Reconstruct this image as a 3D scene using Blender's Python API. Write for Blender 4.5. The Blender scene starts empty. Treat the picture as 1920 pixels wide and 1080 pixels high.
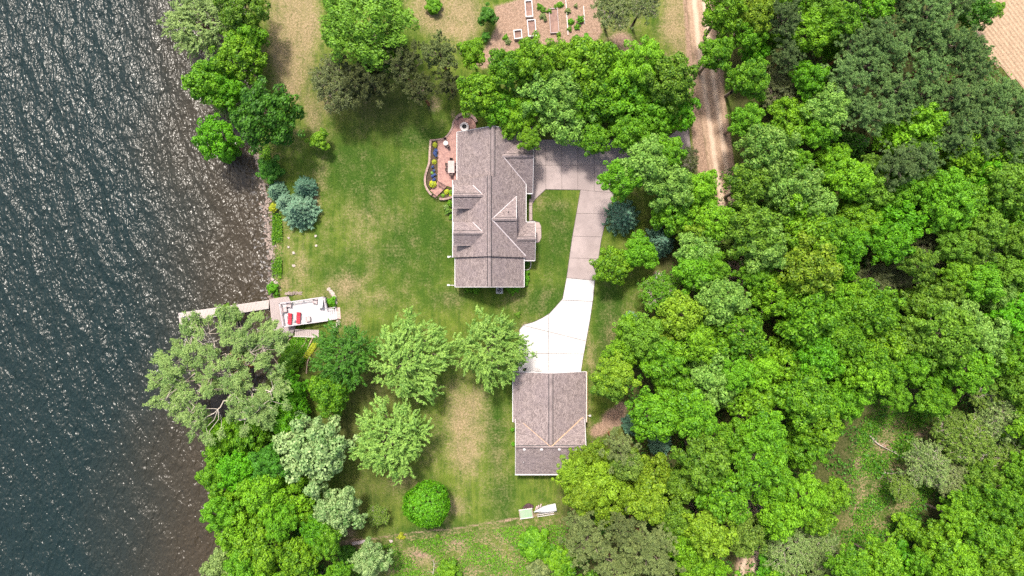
import bpy, math, random
import numpy as np
from mathutils import Vector, Matrix

# ------------------------------------------------------------------ camera, sky, sun, exposure
S = 0.085            # metres on the ground per photo pixel (1920 wide)
H = 108.8            # drone height
scene = bpy.context.scene
cam_d = bpy.data.cameras.new('camera'); cam = bpy.data.objects.new('camera', cam_d)
scene.collection.objects.link(cam); scene.camera = cam
cam.location = (0, 0, H); cam.rotation_euler = (0, 0, 0)
cam_d.angle = 2*math.atan(0.75); cam_d.clip_end = 6000; cam_d.clip_start = 0.5

SUN_EL, SUN_AZ = 63.0, 106.0      # elevation; azimuth counter-clockwise from +X (106 = a little left of image-up)
sd = Vector((math.cos(math.radians(SUN_EL))*math.cos(math.radians(SUN_AZ)),
             math.cos(math.radians(SUN_EL))*math.sin(math.radians(SUN_AZ)), math.sin(math.radians(SUN_EL))))
sun_d = bpy.data.lights.new('sun', 'SUN'); sun = bpy.data.objects.new('sun', sun_d)
scene.collection.objects.link(sun)
sun_d.energy = 2.9; sun_d.angle = math.radians(6.0); sun_d.color = (1.0, 0.94, 0.85)
sun.rotation_euler = sd.to_track_quat('Z', 'Y').to_euler(); sun.location = sd*200
world = bpy.data.worlds.new('World'); scene.world = world; world.use_nodes = True
wn = world.node_tree.nodes; wn.clear()
sky = wn.new('ShaderNodeTexSky'); sky.sky_type = 'NISHITA'; sky.sun_disc = False
sky.sun_elevation = math.radians(SUN_EL); sky.sun_rotation = math.radians(90-SUN_AZ)
sky.dust_density = 5.0; sky.ozone_density = 0.6
bg = wn.new('ShaderNodeBackground'); bg.inputs[1].default_value = 0.15
wo = wn.new('ShaderNodeOutputWorld')
world.node_tree.links.new(sky.outputs[0], bg.inputs[0]); world.node_tree.links.new(bg.outputs[0], wo.inputs[0])
scene.view_settings.view_transform = 'Standard'; scene.view_settings.look = 'None'
scene.view_settings.exposure = 0.80; scene.view_settings.gamma = 1.0
scene.view_settings.use_curve_mapping = False
scene.render.engine = 'CYCLES'
scene.cycles.use_denoising = False
scene.cycles.max_bounces = 6; scene.cycles.diffuse_bounces = 3; scene.cycles.transparent_max_bounces = 6

rng = np.random.default_rng(7); random.seed(7)
COL = scene.collection

def P(px, py, z=0.0):
    k = S*(H-z)/H
    return ((px-960)*k, -(py-540)*k, z)
def M(px):            # pixels to metres
    return px*S

# ------------------------------------------------------------------ materials
def rgb(r, g, b):     # sRGB 0-255 to linear
    f = lambda c: (c/255/12.92) if c/255 <= 0.04045 else ((c/255+0.055)/1.055)**2.4
    return (f(r), f(g), f(b))
class NT:
    def __init__(s, name):
        s.m = bpy.data.materials.new(name); s.m.use_nodes = True
        s.t = s.m.node_tree; s.t.nodes.clear()
        s.out = s.n('ShaderNodeOutputMaterial')
    def n(s, ty, **kw):
        nd = s.t.nodes.new(ty)
        for k, v in kw.items(): setattr(nd, k, v)
        return nd
    def l(s, a, b): s.t.links.new(a, b)
    def val(s, sock, v):
        if isinstance(v, bpy.types.NodeSocket): s.l(v, sock)
        elif isinstance(v, (tuple, list)) and len(v) == 3 and sock.type == 'RGBA': sock.default_value = (*v, 1)
        else: sock.default_value = v
    def noise(s, vec=None, scale=5, detail=4, rough=0.55, dist=0.0):
        nd = s.n('ShaderNodeTexNoise'); nd.inputs['Scale'].default_value = scale
        nd.inputs['Detail'].default_value = detail; nd.inputs['Roughness'].default_value = rough
        nd.inputs['Distortion'].default_value = dist
        if vec is not None: s.l(vec, nd.inputs['Vector'])
        return nd.outputs[0]
    def mix(s, f, a, b, mode='MIX'):
        nd = s.n('ShaderNodeMix', data_type='RGBA', blend_type=mode)
        s.val(nd.inputs[0], f); s.val(nd.inputs[6], a); s.val(nd.inputs[7], b)
        return nd.outputs[2]
    def math(s, op, a, b=0.0, c=None, clamp=False):
        nd = s.n('ShaderNodeMath', operation=op, use_clamp=clamp)
        s.val(nd.inputs[0], a); s.val(nd.inputs[1], b)
        if c is not None: s.val(nd.inputs[2], c)
        return nd.outputs[0]
    def step(s, v, lo, hi):
        nd = s.n('ShaderNodeMapRange'); nd.clamp = True; nd.interpolation_type = 'SMOOTHSTEP'
        s.val(nd.inputs[0], v); s.val(nd.inputs[1], lo); s.val(nd.inputs[2], hi)
        return nd.outputs[0]
    def pos(s): return s.n('ShaderNodeNewGeometry').outputs['Position']
    def obj(s): return s.n('ShaderNodeTexCoord').outputs['Object']
    def mapping(s, vec, scale=(1,1,1), rot=(0,0,0)):
        nd = s.n('ShaderNodeMapping'); s.l(vec, nd.inputs[0])
        nd.inputs['Scale'].default_value = scale; nd.inputs['Rotation'].default_value = rot
        return nd.outputs[0]
    def bump(s, h, strength=0.5, dist=0.05, normal=None):
        nd = s.n('ShaderNodeBump'); s.l(h, nd.inputs['Height'])
        nd.inputs['Strength'].default_value = strength; nd.inputs['Distance'].default_value = dist
        if normal is not None: s.l(normal, nd.inputs['Normal'])
        return nd.outputs[0]
    def attr(s, name):
        nd = s.n('ShaderNodeAttribute'); nd.attribute_name = name
        return nd
    def bsdf(s, col, rough=0.7, normal=None, metal=0.0, spec=0.3):
        b = s.n('ShaderNodeBsdfPrincipled'); s.val(b.inputs['Base Color'], col)
        s.val(b.inputs['Roughness'], rough); b.inputs['Metallic'].default_value = metal
        b.inputs['Specular IOR Level'].default_value = spec
        if normal is not None: s.l(normal, b.inputs['Normal'])
        s.l(b.outputs[0], s.out.inputs[0]); return b

def simple(name, c, c2=None, scale=6.0, rough=0.7, metal=0.0, bump=0.3, bd=0.01, spec=0.3):
    m = NT(name); p = m.obj()
    n = m.noise(p, scale, 5, 0.6)
    n2 = m.noise(p, scale*0.13, 3, 0.5)
    f = m.math('ADD', m.math('MULTIPLY', n, 0.6), m.math('MULTIPLY', n2, 0.4))
    c2 = c2 or tuple(x*0.72 for x in c)
    col = m.mix(m.step(f, 0.36, 0.64), c2, c)
    m.bsdf(col, rough, m.bump(n, bump, bd), metal, spec)
    return m.m

def leaf_mat(name, light, dark, trans=0.20):
    m = NT(name)
    a = m.attr('v').outputs['Fac']
    oi = m.n('ShaderNodeObjectInfo').outputs['Random']
    v = m.math('ADD', a, m.math('MULTIPLY', m.math('SUBTRACT', oi, 0.5), 0.35), clamp=True)
    n = m.noise(m.pos(), 0.35, 2)
    v = m.math('ADD', v, m.math('MULTIPLY', m.math('SUBTRACT', n, 0.5), 0.5), clamp=True)
    col = m.mix(v, dark, light)
    hs = m.n('ShaderNodeHueSaturation'); m.l(col, hs.inputs['Color'])
    m.l(m.math('ADD', 0.487, m.math('MULTIPLY', oi, 0.016)), hs.inputs['Hue'])
    col = hs.outputs[0]
    b = m.n('ShaderNodeBsdfPrincipled'); m.l(col, b.inputs['Base Color'])
    b.inputs['Roughness'].default_value = 0.55; b.inputs['Specular IOR Level'].default_value = 0.3
    tcol = m.mix(1.0, col, (1.0, 1.0, 0.55), 'MULTIPLY')
    t = m.n('ShaderNodeBsdfTranslucent'); m.l(tcol, t.inputs[0])
    mx = m.n('ShaderNodeMixShader'); mx.inputs[0].default_value = trans
    m.l(b.outputs[0], mx.inputs[1]); m.l(t.outputs[0], mx.inputs[2]); m.l(mx.outputs[0], m.out.inputs[0])
    return m.m

LEAF = {
 'lime':   leaf_mat('leaf_lime',   (0.22, 0.47, 0.014), (0.044, 0.155, 0.006)),
 'green':  leaf_mat('leaf_green',  (0.17, 0.41, 0.012), (0.030, 0.14, 0.006)),
 'vivid':  leaf_mat('leaf_vivid',  (0.145, 0.44, 0.008), (0.028, 0.15, 0.004)),
 'mid':    leaf_mat('leaf_mid',    (0.185, 0.37, 0.024), (0.038, 0.125, 0.008)),
 'pale':   leaf_mat('leaf_pale',   (0.26, 0.47, 0.075), (0.052, 0.17, 0.018)),
 'willow': leaf_mat('leaf_willow', (0.29, 0.48, 0.085), (0.060, 0.18, 0.020)),
 'silver': leaf_mat('leaf_silver', (0.40, 0.55, 0.220), (0.080, 0.21, 0.045)),
 'olive':  leaf_mat('leaf_olive',  (0.23, 0.37, 0.045), (0.052, 0.13, 0.014)),
 'yellow': leaf_mat('leaf_yellow', (0.26, 0.42, 0.020), (0.065, 0.16, 0.008)),
 'gold':   leaf_mat('leaf_gold',   (0.50, 0.54, 0.030), (0.16, 0.24, 0.010)),
 'dark':   leaf_mat('leaf_dark',   (0.085, 0.27, 0.016), (0.016, 0.085, 0.006)),
 'deep':   leaf_mat('leaf_deep',   (0.19, 0.30, 0.090), (0.030, 0.070, 0.022), 0.15),
 'pine':   leaf_mat('needle_pine', (0.25, 0.41, 0.115), (0.036, 0.11, 0.032), 0.15),
 'opine':  leaf_mat('needle_olive',(0.145, 0.175, 0.055), (0.030, 0.048, 0.016), 0.12),
 'gpine':  leaf_mat('needle_grey', (0.25, 0.31, 0.095), (0.050, 0.095, 0.028), 0.12),
 'grey':   leaf_mat('leaf_grey',   (0.29, 0.41, 0.115), (0.075, 0.150, 0.036), 0.2),
 'ash':    leaf_mat('leaf_ash',    (0.30, 0.45, 0.125), (0.080, 0.18, 0.038), 0.25),
 'blue':   leaf_mat('needle_blue', (0.27, 0.45, 0.285), (0.050, 0.145, 0.090), 0.1),
 'teal':   leaf_mat('needle_teal', (0.16, 0.32, 0.20), (0.030, 0.10, 0.065), 0.1),
 'flower': leaf_mat('petal_blue',  (0.08, 0.12, 0.36), (0.03, 0.06, 0.14), 0.1),
}
BARK = simple('bark_grey', rgb(150,135,120), rgb(95,82,72), 3, 0.9)
BARKR = simple('bark_red', rgb(176,118,84), rgb(122,84,64), 3, 0.9)
BARKP = simple('bark_pale', rgb(196,186,172), rgb(140,128,114), 3, 0.9)

# ------------------------------------------------------------------ mesh helpers
def link(o, parent=None):
    COL.objects.link(o)
    if parent is not None: o.parent = parent
    return o
def np_mesh(name, verts, faces, mat=None, fattr=None):
    """verts (N,3), faces (M,k) of one size k."""
    me = bpy.data.meshes.new(name)
    verts = np.asarray(verts, np.float32); faces = np.asarray(faces, np.int32)
    M_, k = faces.shape
    me.vertices.add(len(verts)); me.vertices.foreach_set('co', verts.ravel())
    me.loops.add(M_*k); me.loops.foreach_set('vertex_index', faces.ravel())
    me.polygons.add(M_); me.polygons.foreach_set('loop_start', np.arange(0, M_*k, k, dtype=np.int32))
    me.polygons.foreach_set('loop_total', np.full(M_, k, np.int32))
    if fattr is not None:
        a = me.attributes.new('v', 'FLOAT', 'FACE'); a.data.foreach_set('value', np.asarray(fattr, np.float32))
    me.update(calc_edges=True)
    if mat: me.materials.append(mat)
    return me
def tag(o, label=None, cat=None, group=None, kind=None):
    if label: o['label'] = label
    if cat: o['category'] = cat
    if group: o['group'] = group
    if kind: o['kind'] = kind
    return o
def empty(name, loc=(0,0,0), rz=0.0, label=None, cat=None, group=None):
    o = bpy.data.objects.new(name, None); link(o); o.location = loc; o.rotation_euler = (0,0,rz)
    o.empty_display_size = 0.3
    return tag(o, label, cat, group)
class MB:
    """collects polygons, builds one mesh"""
    def __init__(s): s.v = []; s.f = []; s.uv = []
    def poly(s, pts, uv=None):
        i = len(s.v); s.v += [tuple(p) for p in pts]; s.f.append(list(range(i, i+len(pts)))); s.uv.append(uv)
    def hexa(s, b, t):           # bottom & top quads, both counter-clockwise from above
        n = len(b); i = len(s.v); s.v += [tuple(p) for p in b]+[tuple(p) for p in t]
        s.f.append([i+j for j in range(n)][::-1]); s.f.append([i+n+j for j in range(n)]); s.uv += [None, None]
        for j in range(n):
            k = (j+1) % n; s.f.append([i+j, i+k, i+n+k, i+n+j]); s.uv.append(None)
    def box(s, c, d, rz=0.0, rx=0.0, ry=0.0, taper=1.0):
        m = Matrix.Translation(c) @ Matrix.Rotation(rz,4,'Z') @ Matrix.Rotation(ry,4,'Y') @ Matrix.Rotation(rx,4,'X')
        hx, hy, hz = d[0]/2, d[1]/2, d[2]/2
        b = [m @ Vector(p) for p in ((-hx,-hy,-hz),(hx,-hy,-hz),(hx,hy,-hz),(-hx,hy,-hz))]
        t = [m @ Vector((x*taper,y*taper,hz)) for x,y in ((-hx,-hy),(hx,-hy),(hx,hy),(-hx,hy))]
        s.hexa(b, t)
    def bar(s, a, b, w, h=None):
        a, b = Vector(a), Vector(b); d = b-a; L = d.length
        q = d.to_track_quat('X', 'Z').to_matrix().to_4x4(); q.translation = (a+b)/2
        h = h or w; hx, hy, hz = L/2, w/2, h/2
        bb = [q @ Vector(p) for p in ((-hx,-hy,-hz),(hx,-hy,-hz),(hx,hy,-hz),(-hx,hy,-hz))]
        tt = [q @ Vector(p) for p in ((-hx,-hy,hz),(hx,-hy,hz),(hx,hy,hz),(-hx,hy,hz))]
        s.hexa(bb, tt)
    def cyl(s, a, b, r1, r2=None, n=10):
        a, b = Vector(a), Vector(b); r2 = r1 if r2 is None else r2
        q = (b-a).to_track_quat('Z', 'Y').to_matrix()
        ring = lambda c, r: [c + q @ Vector((r*math.cos(2*math.pi*j/n), r*math.sin(2*math.pi*j/n), 0)) for j in range(n)]
        s.hexa(ring(a, r1), ring(b, r2))
    def rock(s, c, r, seed=0, flat=0.6):
        R = random.Random(seed); n = 7; rings = []
        for zz, rr in ((-0.5,0.8),(0.1,1.0),(0.55,0.75)):
            rings.append([(c[0]+r*rr*R.uniform(.78,1.15)*math.cos(2*math.pi*j/n+R.uniform(-.2,.2)),
                           c[1]+r*rr*R.uniform(.7,1.1)*math.sin(2*math.pi*j/n+R.uniform(-.2,.2)), c[2]+r*flat*zz*R.uniform(.85,1.1)) for j in range(n)])
        i = len(s.v); s.v += rings[0]+rings[1]+rings[2]
        for k in range(2):
            for j in range(n):
                s.f.append([i+k*n+j, i+k*n+(j+1)%n, i+(k+1)*n+(j+1)%n, i+(k+1)*n+j]); s.uv.append(None)
        s.f.append([i+2*n+j for j in range(n)]); s.uv.append(None)
    def build(s, name, mat, parent=None, bevel=0.0):
        me = bpy.data.meshes.new(name); me.from_pydata([tuple(v) for v in s.v], [], s.f)
        if any(u is not None for u in s.uv):
            uvl = me.uv_layers.new(name='UVMap')
            for p, u in zip(me.polygons, s.uv):
                if u is not None:
                    for li, q in zip(p.loop_indices, u): uvl.data[li].uv = q
        me.materials.append(mat); me.update()
        o = bpy.data.objects.new(name, me); link(o, parent)
        if bevel:
            b = o.modifiers.new('bevel', 'BEVEL'); b.width = bevel; b.segments = 2; b.limit_method = 'ANGLE'
        return o
def copy_tree(o, parent=None, **kw):
    c = o.copy(); COL.objects.link(c)
    if parent is not None: c.parent = parent
    for ch in list(o.children): copy_tree(ch, c)
    return c
def area2(p): return sum(p[i][0]*p[(i+1)%len(p)][1]-p[(i+1)%len(p)][0]*p[i][1] for i in range(len(p)))
def ccw(p): return p if area2(p) > 0 else p[::-1]
def clip(poly, a, b, keep=1):
    """keep the part of poly left (keep=1) or right (-1) of the line a->b"""
    d = lambda p: keep*((b[0]-a[0])*(p[1]-a[1])-(b[1]-a[1])*(p[0]-a[0]))
    out = []
    for i in range(len(poly)):
        p, q = poly[i], poly[(i+1)%len(poly)]; dp, dq = d(p), d(q)
        if dp >= 0: out.append(p)
        if (dp >= 0) != (dq >= 0):
            t = dp/(dp-dq); out.append((p[0]+t*(q[0]-p[0]), p[1]+t*(q[1]-p[1])))
    return out
def inset(poly, d):
    poly = ccw(poly); n = len(poly); out = []
    for i in range(n):
        a, b, c = Vector(poly[i-1]), Vector(poly[i]), Vector(poly[(i+1)%n])
        e1, e2 = (b-a), (c-b)
        if e1.length < 1e-6 or e2.length < 1e-6: continue
        e1.normalize(); e2.normalize()
        n1, n2 = Vector((-e1.y, e1.x)), Vector((-e2.y, e2.x)); m = n1+n2
        if m.length < 1e-3: m = n1.copy()
        m.normalize(); k = d/max(0.3, m.dot(n1)); out.append((b.x+m.x*k, b.y+m.y*k))
    return out
def inpoly(x, y, poly):
    """vectorised point in polygon"""
    r = np.zeros(np.shape(x), bool); n = len(poly); j = n-1
    for i in range(n):
        xi, yi = poly[i]; xj, yj = poly[j]
        c = ((yi > y) != (yj > y)) & (x < (xj-xi)*(y-yi)/((yj-yi) if yj != yi else 1e-9)+xi)
        r ^= c; j = i
    return r
def segdist(x, y, pts, closed=False):
    d = np.full(np.shape(x), 1e9); n = len(pts)
    for i in range(n if closed else n-1):
        ax, ay = pts[i]; bx, by = pts[(i+1)%n]; L = (bx-ax)**2+(by-ay)**2+1e-9
        t = np.clip(((x-ax)*(bx-ax)+(y-ay)*(by-ay))/L, 0, 1)
        d = np.minimum(d, np.hypot(x-ax-t*(bx-ax), y-ay-t*(by-ay)))
    return d
def sdpoly(x, y, poly):   # negative inside
    return np.where(inpoly(x, y, poly), -1, 1)*segdist(x, y, poly, True)
PX = lambda pts: [P(a, b)[:2] for a, b in pts]

# ------------------------------------------------------------------ terrain
WATER_Z = -1.2
shore_px = [(470,-400),(462,-60),(452,0),(462,60),(470,120),(474,180),(472,230),(478,290),(489,340),(497,400),(503,470),(506,520),(507,562),
            (512,600),(522,640),(510,680),(480,730),(452,780),(434,830),(424,880),(418,950),(420,1020),(428,1090),(430,1500)]
_sh = np.array([P(a, b, WATER_Z)[:2] for a, b in shore_px])[::-1]
def shore_x(y): return np.interp(y, _sh[:,1], _sh[:,0])
def hgt(x, y):
    x = np.asarray(x, float); y = np.asarray(y, float)
    d = x-shore_x(y)
    t = np.clip(d/(4.2+5.2*np.exp(-((y+7.5)/6)**2)), 0, 1); up = -1.25+1.25*(t*t*(3-2*t))
    dn = -1.25+np.maximum(d, -60)*0.09
    return np.where(d > 0, up, dn)
def gz(px, py):
    x, y, _ = P(px, py); return float(hgt(x, y))
def G(px, py, dz=0.0):
    z = gz(px, py); x, y, _ = P(px, py, z); return (x, y, z+dz)

def coords(lo, hi, step, far):
    c = list(np.arange(lo, hi+step/2, step)); d = step
    a, b = c[0], c[-1]; L, R = [], []
    while b < far:
        d *= 1.5; b += d; R.append(b)
    d = step
    while a > -far:
        d *= 1.5; a -= d; L.append(a)
    return np.array(L[::-1]+c+R)
gx = coords(-52, 86, 0.36, 2500); gy = coords(-49, 49, 0.36, 2500)
X, Y = np.meshgrid(gx, gy); Zg = hgt(X, Y)
inner = (np.abs(X) < 100) & (np.abs(Y) < 60)
Zg = Zg + np.where(inner, 0.03*np.sin(X*0.7+np.cos(Y*0.5)*2), 0)
nx, ny = len(gx), len(gy)
idx = np.arange(nx*ny).reshape(ny, nx)
F = np.stack([idx[:-1,:-1], idx[:-1,1:], idx[1:,1:], idx[1:,:-1]], -1).reshape(-1, 4)

def soft(poly_px, w):   # 1 inside, falling to 0 over w metres
    d = sdpoly(X, Y, PX(poly_px)); return np.clip(0.5-d/w, 0, 1)
def blob(px, py, rx, ry, a=0, s=1.0):
    x0, y0, _ = P(px, py); ca, sa = math.cos(math.radians(a)), math.sin(math.radians(a))
    u = ((X-x0)*ca+(Y-y0)*sa)/M(rx); v = (-(X-x0)*sa+(Y-y0)*ca)/M(ry)
    return s*np.exp(-(u*u+v*v))
def mx(*a):
    r = np.zeros_like(X)
    for q in a: r = np.maximum(r, q)
    return r
dry = mx(soft([(505,-60),(590,-60),(600,60),(585,120),(570,170),(560,200),(520,170),(500,100)], 2.5)*0.95,
         soft([(740,-60),(900,-60),(905,50),(880,90),(800,60),(770,20)], 3)*0.85,
         soft([(850,730),(905,722),(912,800),(905,860),(890,890),(850,880),(835,800)], 3.5)*0.85,
         blob(870,800,26,90,0,0.85), blob(820,830,30,60,0,0.4), blob(855,950,28,22,0,0.65), blob(930,860,30,70,0,0.35), blob(760,905,30,20,0,0.6),
         blob(600,330,14,30,0,0.55), blob(590,375,9,26,0,0.9), blob(640,545,55,26,20,0.75), blob(560,500,22,60,0,0.5), blob(700,560,60,30,0,0.42),
         blob(650,600,22,26,0,0.75), blob(545,480,10,70,0,0.5), blob(535,530,16,16,0,0.8), blob(690,420,60,70,0,0.32), blob(580,200,20,60,10,0.7),
         blob(560,250,60,25,0,0.35), blob(620,190,50,30,0,0.4),
         soft([(1240,-60),(1290,-60),(1300,120),(1270,110),(1235,60)], 3)*0.85, blob(1150,60,40,40,0,0.55), blob(1100,60,16,60,0,0.5),
         blob(1055,385,20,10,0,0.35), blob(1150,640,16,60,0,0.5), blob(1105,650,8,60,8,0.65), blob(1100,760,9,60,0,0.5), blob(1170,600,20,40,0,0.35),
         blob(1012,380,10,24,0,0.4), blob(985,610,14,8,0,0.7), blob(840,560,20,20,0,0.4), blob(960,565,30,14,0,0.25),
         blob(780,1050,70,26,0,0.8), blob(850,1020,50,22,0,0.75), blob(920,1050,50,30,0,0.8), blob(700,1060,30,20,0,0.3), blob(955,1010,25,18,0,0.7),
         blob(1620,945,40,22,20,0.85), blob(1650,860,26,30,0,0.55), blob(1600,1000,30,24,0,0.5), blob(1700,800,30,16,-20,0.6), blob(1700,950,30,14,0,0.55),
         blob(1640,810,30,20,0,0.4), blob(1625,880,14,24,0,0.6), blob(1800,850,60,60,0,0.2))
dirt = mx(soft([(858,728),(884,724),(886,800),(880,870),(866,875),(862,800)], 2.5)*0.42, blob(1000,240,1,1,0,0), soft([(926,12),(1000,-10),(1060,-60),(1110,-60),(1130,60),(1110,90),(1060,100),(960,110),(905,130),(890,120),(918,75),(930,50)], 1.6)*0.95,
          blob(1165,75,30,22,0,0.75), blob(1190,95,34,20,0,0.85), blob(1225,60,20,14,0,0.35), blob(1250,115,40,30,0,0.5),
          blob(1150,785,30,22,35,1.0), blob(1125,805,26,16,25,0.9), blob(1165,765,18,16,0,0.8),
          blob(815,195,26,34,0,0.5), blob(690,190,80,26,0,0.35), blob(850,215,10,20,0,0.5),
          soft([(1277,-60),(1345,-60),(1360,180),(1372,300),(1395,420),(1395,560),(1420,760),(1440,950),(1440,1100),(1380,1100),(1390,950),(1375,760),(1358,560),(1335,400),(1300,300),(1290,180)], 1.5)*0.9,
          blob(1235,513,14,8,0,0.8), blob(1205,445,14,20,0,0.5), blob(1195,440,12,14,0,0.5), blob(660,1015,40,10,10,0.6), blob(655,1000,30,22,0,0.5),
          blob(1000,965,26,5,8,0.6), blob(952,975,14,5,10,0.7), blob(1400,1050,30,40,0,0.7), blob(648,710,20,40,0,0.4), blob(700,740,40,20,0,0.35),
          blob(1700,1000,30,8,-25,0.7), blob(1683,905,26,8,-20,0.8), blob(1665,840,30,7,-25,0.8), blob(1625,945,34,10,15,0.85), blob(1610,870,12,18,0,0.7), blob(1720,815,22,8,0,0.7), blob(790,1040,30,8,-10,0.7), blob(860,1015,26,7,10,0.7), blob(910,1040,34,9,0,0.75), blob(1605,1035,12,5,0,0.8))
path = segdist(X, Y, PX([(648,1022),(690,1012),(745,1003),(800,996),(860,990),(910,982),(950,975),(1000,968),(1050,962)]))
dirt = np.maximum(dirt, np.clip(1.0-path/0.5, 0, 1)*0.62)
forest_poly = [(1330,-80),(1345,60),(1368,200),(1385,330),(1270,300),(1245,380),(1225,400),(1215,440),(1235,560),(1195,590),(1150,640),(1130,700),(1135,740),
               (1180,760),(1175,800),(1120,830),(1060,900),(1050,960),(1060,1150),(2100,1150),(2100,-80)]
forest = soft(forest_poly, 3)
clearing = mx(soft([(1640,720),(1700,740),(1760,790),(1780,880),(1720,960),(1690,1050),(1620,1080),(1560,1040),(1590,960),(1600,850)], 4))
field_poly = [(1880,-60),(1850,0),(1815,45),(1830,80),(1880,130),(1940,180),(2100,220),(2100,-60)]
fieldm = soft(field_poly, 1.5)
forest = np.clip(forest-clearing-fieldm, 0, 1)
# leaf litter and thin grass under the shore trees, too
litter = mx(blob(705,730,70,55,0,0.9), blob(650,800,60,50,0,0.8), blob(700,900,70,70,0,0.55), blob(660,980,50,50,0,0.8), blob(480,900,90,220,0,1.0), blob(560,1060,90,60,0,1.0),
            blob(690,180,110,60,0,0.75), blob(440,120,60,220,0,0.5), blob(1060,190,120,70,0,0.8), blob(1200,150,100,60,0,0.6), blob(600,680,60,50,0,0.6))
litter = np.clip(np.maximum(litter, forest), 0, 1)
lush = mx(blob(800,420,50,120,0,0.9), blob(840,560,60,24,0,0.9), blob(700,330,110,90,0,0.9), blob(760,480,70,110,0,0.8), blob(1045,450,40,90,0,1.0), blob(1030,560,50,40,0,1.0), blob(770,260,70,30,0,1.0), blob(1140,580,26,100,0,0.9),
          blob(930,800,22,110,0,1.0), blob(948,930,30,50,0,0.8), blob(660,505,70,60,0,0.4), blob(800,1000,80,18,0,1.0), blob(1660,900,80,100,0,0.9), blob(610,470,30,90,0,0.5), blob(1700,760,40,40,0,1.0),
          blob(500,420,16,140,0,1.0), blob(820,990,60,10,0,0.9))
rough = mx(soft([(640,1022),(860,994),(1010,972),(1060,975),(1060,1150),(600,1150)], 2), clearing, blob(510,470,18,110,0,1), blob(500,330,18,60,0,1))
me = np_mesh('ground', np.stack([X, Y, Zg], -1).reshape(-1, 3), F)
for nm, A in (('w_a', (dry, dirt, litter)), ('w_b', (lush, rough, np.clip((shore_x(Y)+1.6-X)/2.2, 0, 1)))):
    at = me.color_attributes.new(nm, 'FLOAT_COLOR', 'POINT')
    c = np.ones((nx*ny, 4), np.float32)
    for k in range(3): c[:, k] = A[k].ravel()
    at.data.foreach_set('color', c.ravel())
m = NT('ground_turf'); p = m.pos()
sa = m.n('ShaderNodeSeparateColor'); m.l(m.attr('w_a').outputs['Color'], sa.inputs[0])
sb = m.n('ShaderNodeSeparateColor'); m.l(m.attr('w_b').outputs['Color'], sb.inputs[0])
n_big = m.noise(p, 0.09, 5, 0.65); n_mid = m.noise(p, 0.55, 5, 0.65); n_fine = m.noise(p, 3.2, 5, 0.75); n_tiny = m.noise(p, 11, 3, 0.8)
str_ = m.noise(m.mapping(p, (1.7, 0.16, 1)), 1.0, 4, 0.6)                 # mowing streaks
g1 = m.mix(m.step(n_mid, 0.35, 0.65), (0.052,0.100,0.011), (0.112,0.165,0.020))
g1 = m.mix(m.math('MULTIPLY', m.step(str_, 0.40, 0.62), 0.55), g1, (0.155,0.190,0.030))
g2 = m.mix(m.step(n_fine, 0.35, 0.65), (0.020,0.055,0.006), (0.045,0.100,0.011))
grass = m.mix(m.math('MULTIPLY', m.math('ADD', sb.outputs[0], m.math('MULTIPLY', m.step(n_big, 0.42, 0.66), 0.5), clamp=True), 0.92), g1, g2)
grass = m.mix(m.math('MULTIPLY', m.step(n_fine, 0.46, 0.72), 0.35), grass, (0.035,0.075,0.010))
grass = m.mix(m.math('MULTIPLY', m.step(n_tiny, 0.52, 0.75), 0.4), grass, (0.15,0.18,0.045))
dryc = m.mix(m.step(n_fine, 0.3, 0.7), (0.185,0.140,0.070), (0.37,0.275,0.165))
n_pat = m.noise(m.mapping(p, (1.0, 0.55, 1)), 0.28, 5, 0.7)
k = m.math('ADD', m.math('ADD', m.math('MULTIPLY', sa.outputs[0], 0.92), m.math('MULTIPLY', n_mid, 1.1)), m.math('ADD', m.math('MULTIPLY', n_fine, 1.5), m.math('MULTIPLY', n_pat, 1.3)))
kd = m.math('MULTIPLY', m.step(k, 1.85, 3.15), 0.95)
col = m.mix(kd, grass, dryc)
rv = m.mix(m.step(n_fine, 0.40, 0.60), (0.035,0.100,0.012), (0.30,0.215,0.125))
col = m.mix(m.math('MULTIPLY', m.math('MULTIPLY', sb.outputs[1], m.step(n_mid, 0.36, 0.58)), 0.95), col, rv)
litc = m.mix(m.step(n_fine, 0.35, 0.7), (0.030,0.032,0.012), (0.105,0.085,0.045))
col = m.mix(m.math('MULTIPLY', sa.outputs[2], 0.75), col, litc)
dirtc = m.mix(m.step(n_fine, 0.32, 0.68), (0.200,0.130,0.090), (0.37,0.255,0.185))
dirtc = m.mix(m.math('MULTIPLY', m.step(n_mid, 0.55, 0.7), 0.35), dirtc, (0.12,0.10,0.05))
k = m.step(m.math('ADD', m.math('MULTIPLY', sa.outputs[1], 1.4), m.math('MULTIPLY', n_fine, 0.6)), 0.75, 1.25)
col = m.mix(k, col, dirtc)
bank = m.mix(m.step(n_fine, 0.4, 0.6), (0.060,0.045,0.030), (0.20,0.15,0.11))
col = m.mix(sb.outputs[2], col, bank)
hh = m.math('ADD', m.math('MULTIPLY', n_fine, 1.0), m.math('MULTIPLY', n_tiny, 0.6))
m.bsdf(col, 0.95, m.bump(hh, 0.8, 0.10), spec=0.1)
me.materials.append(m.m)
ground = link(bpy.data.objects.new('ground', me)); tag(ground, kind='structure', label='lawn, meadow and forest floor falling to the lake shore')

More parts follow.
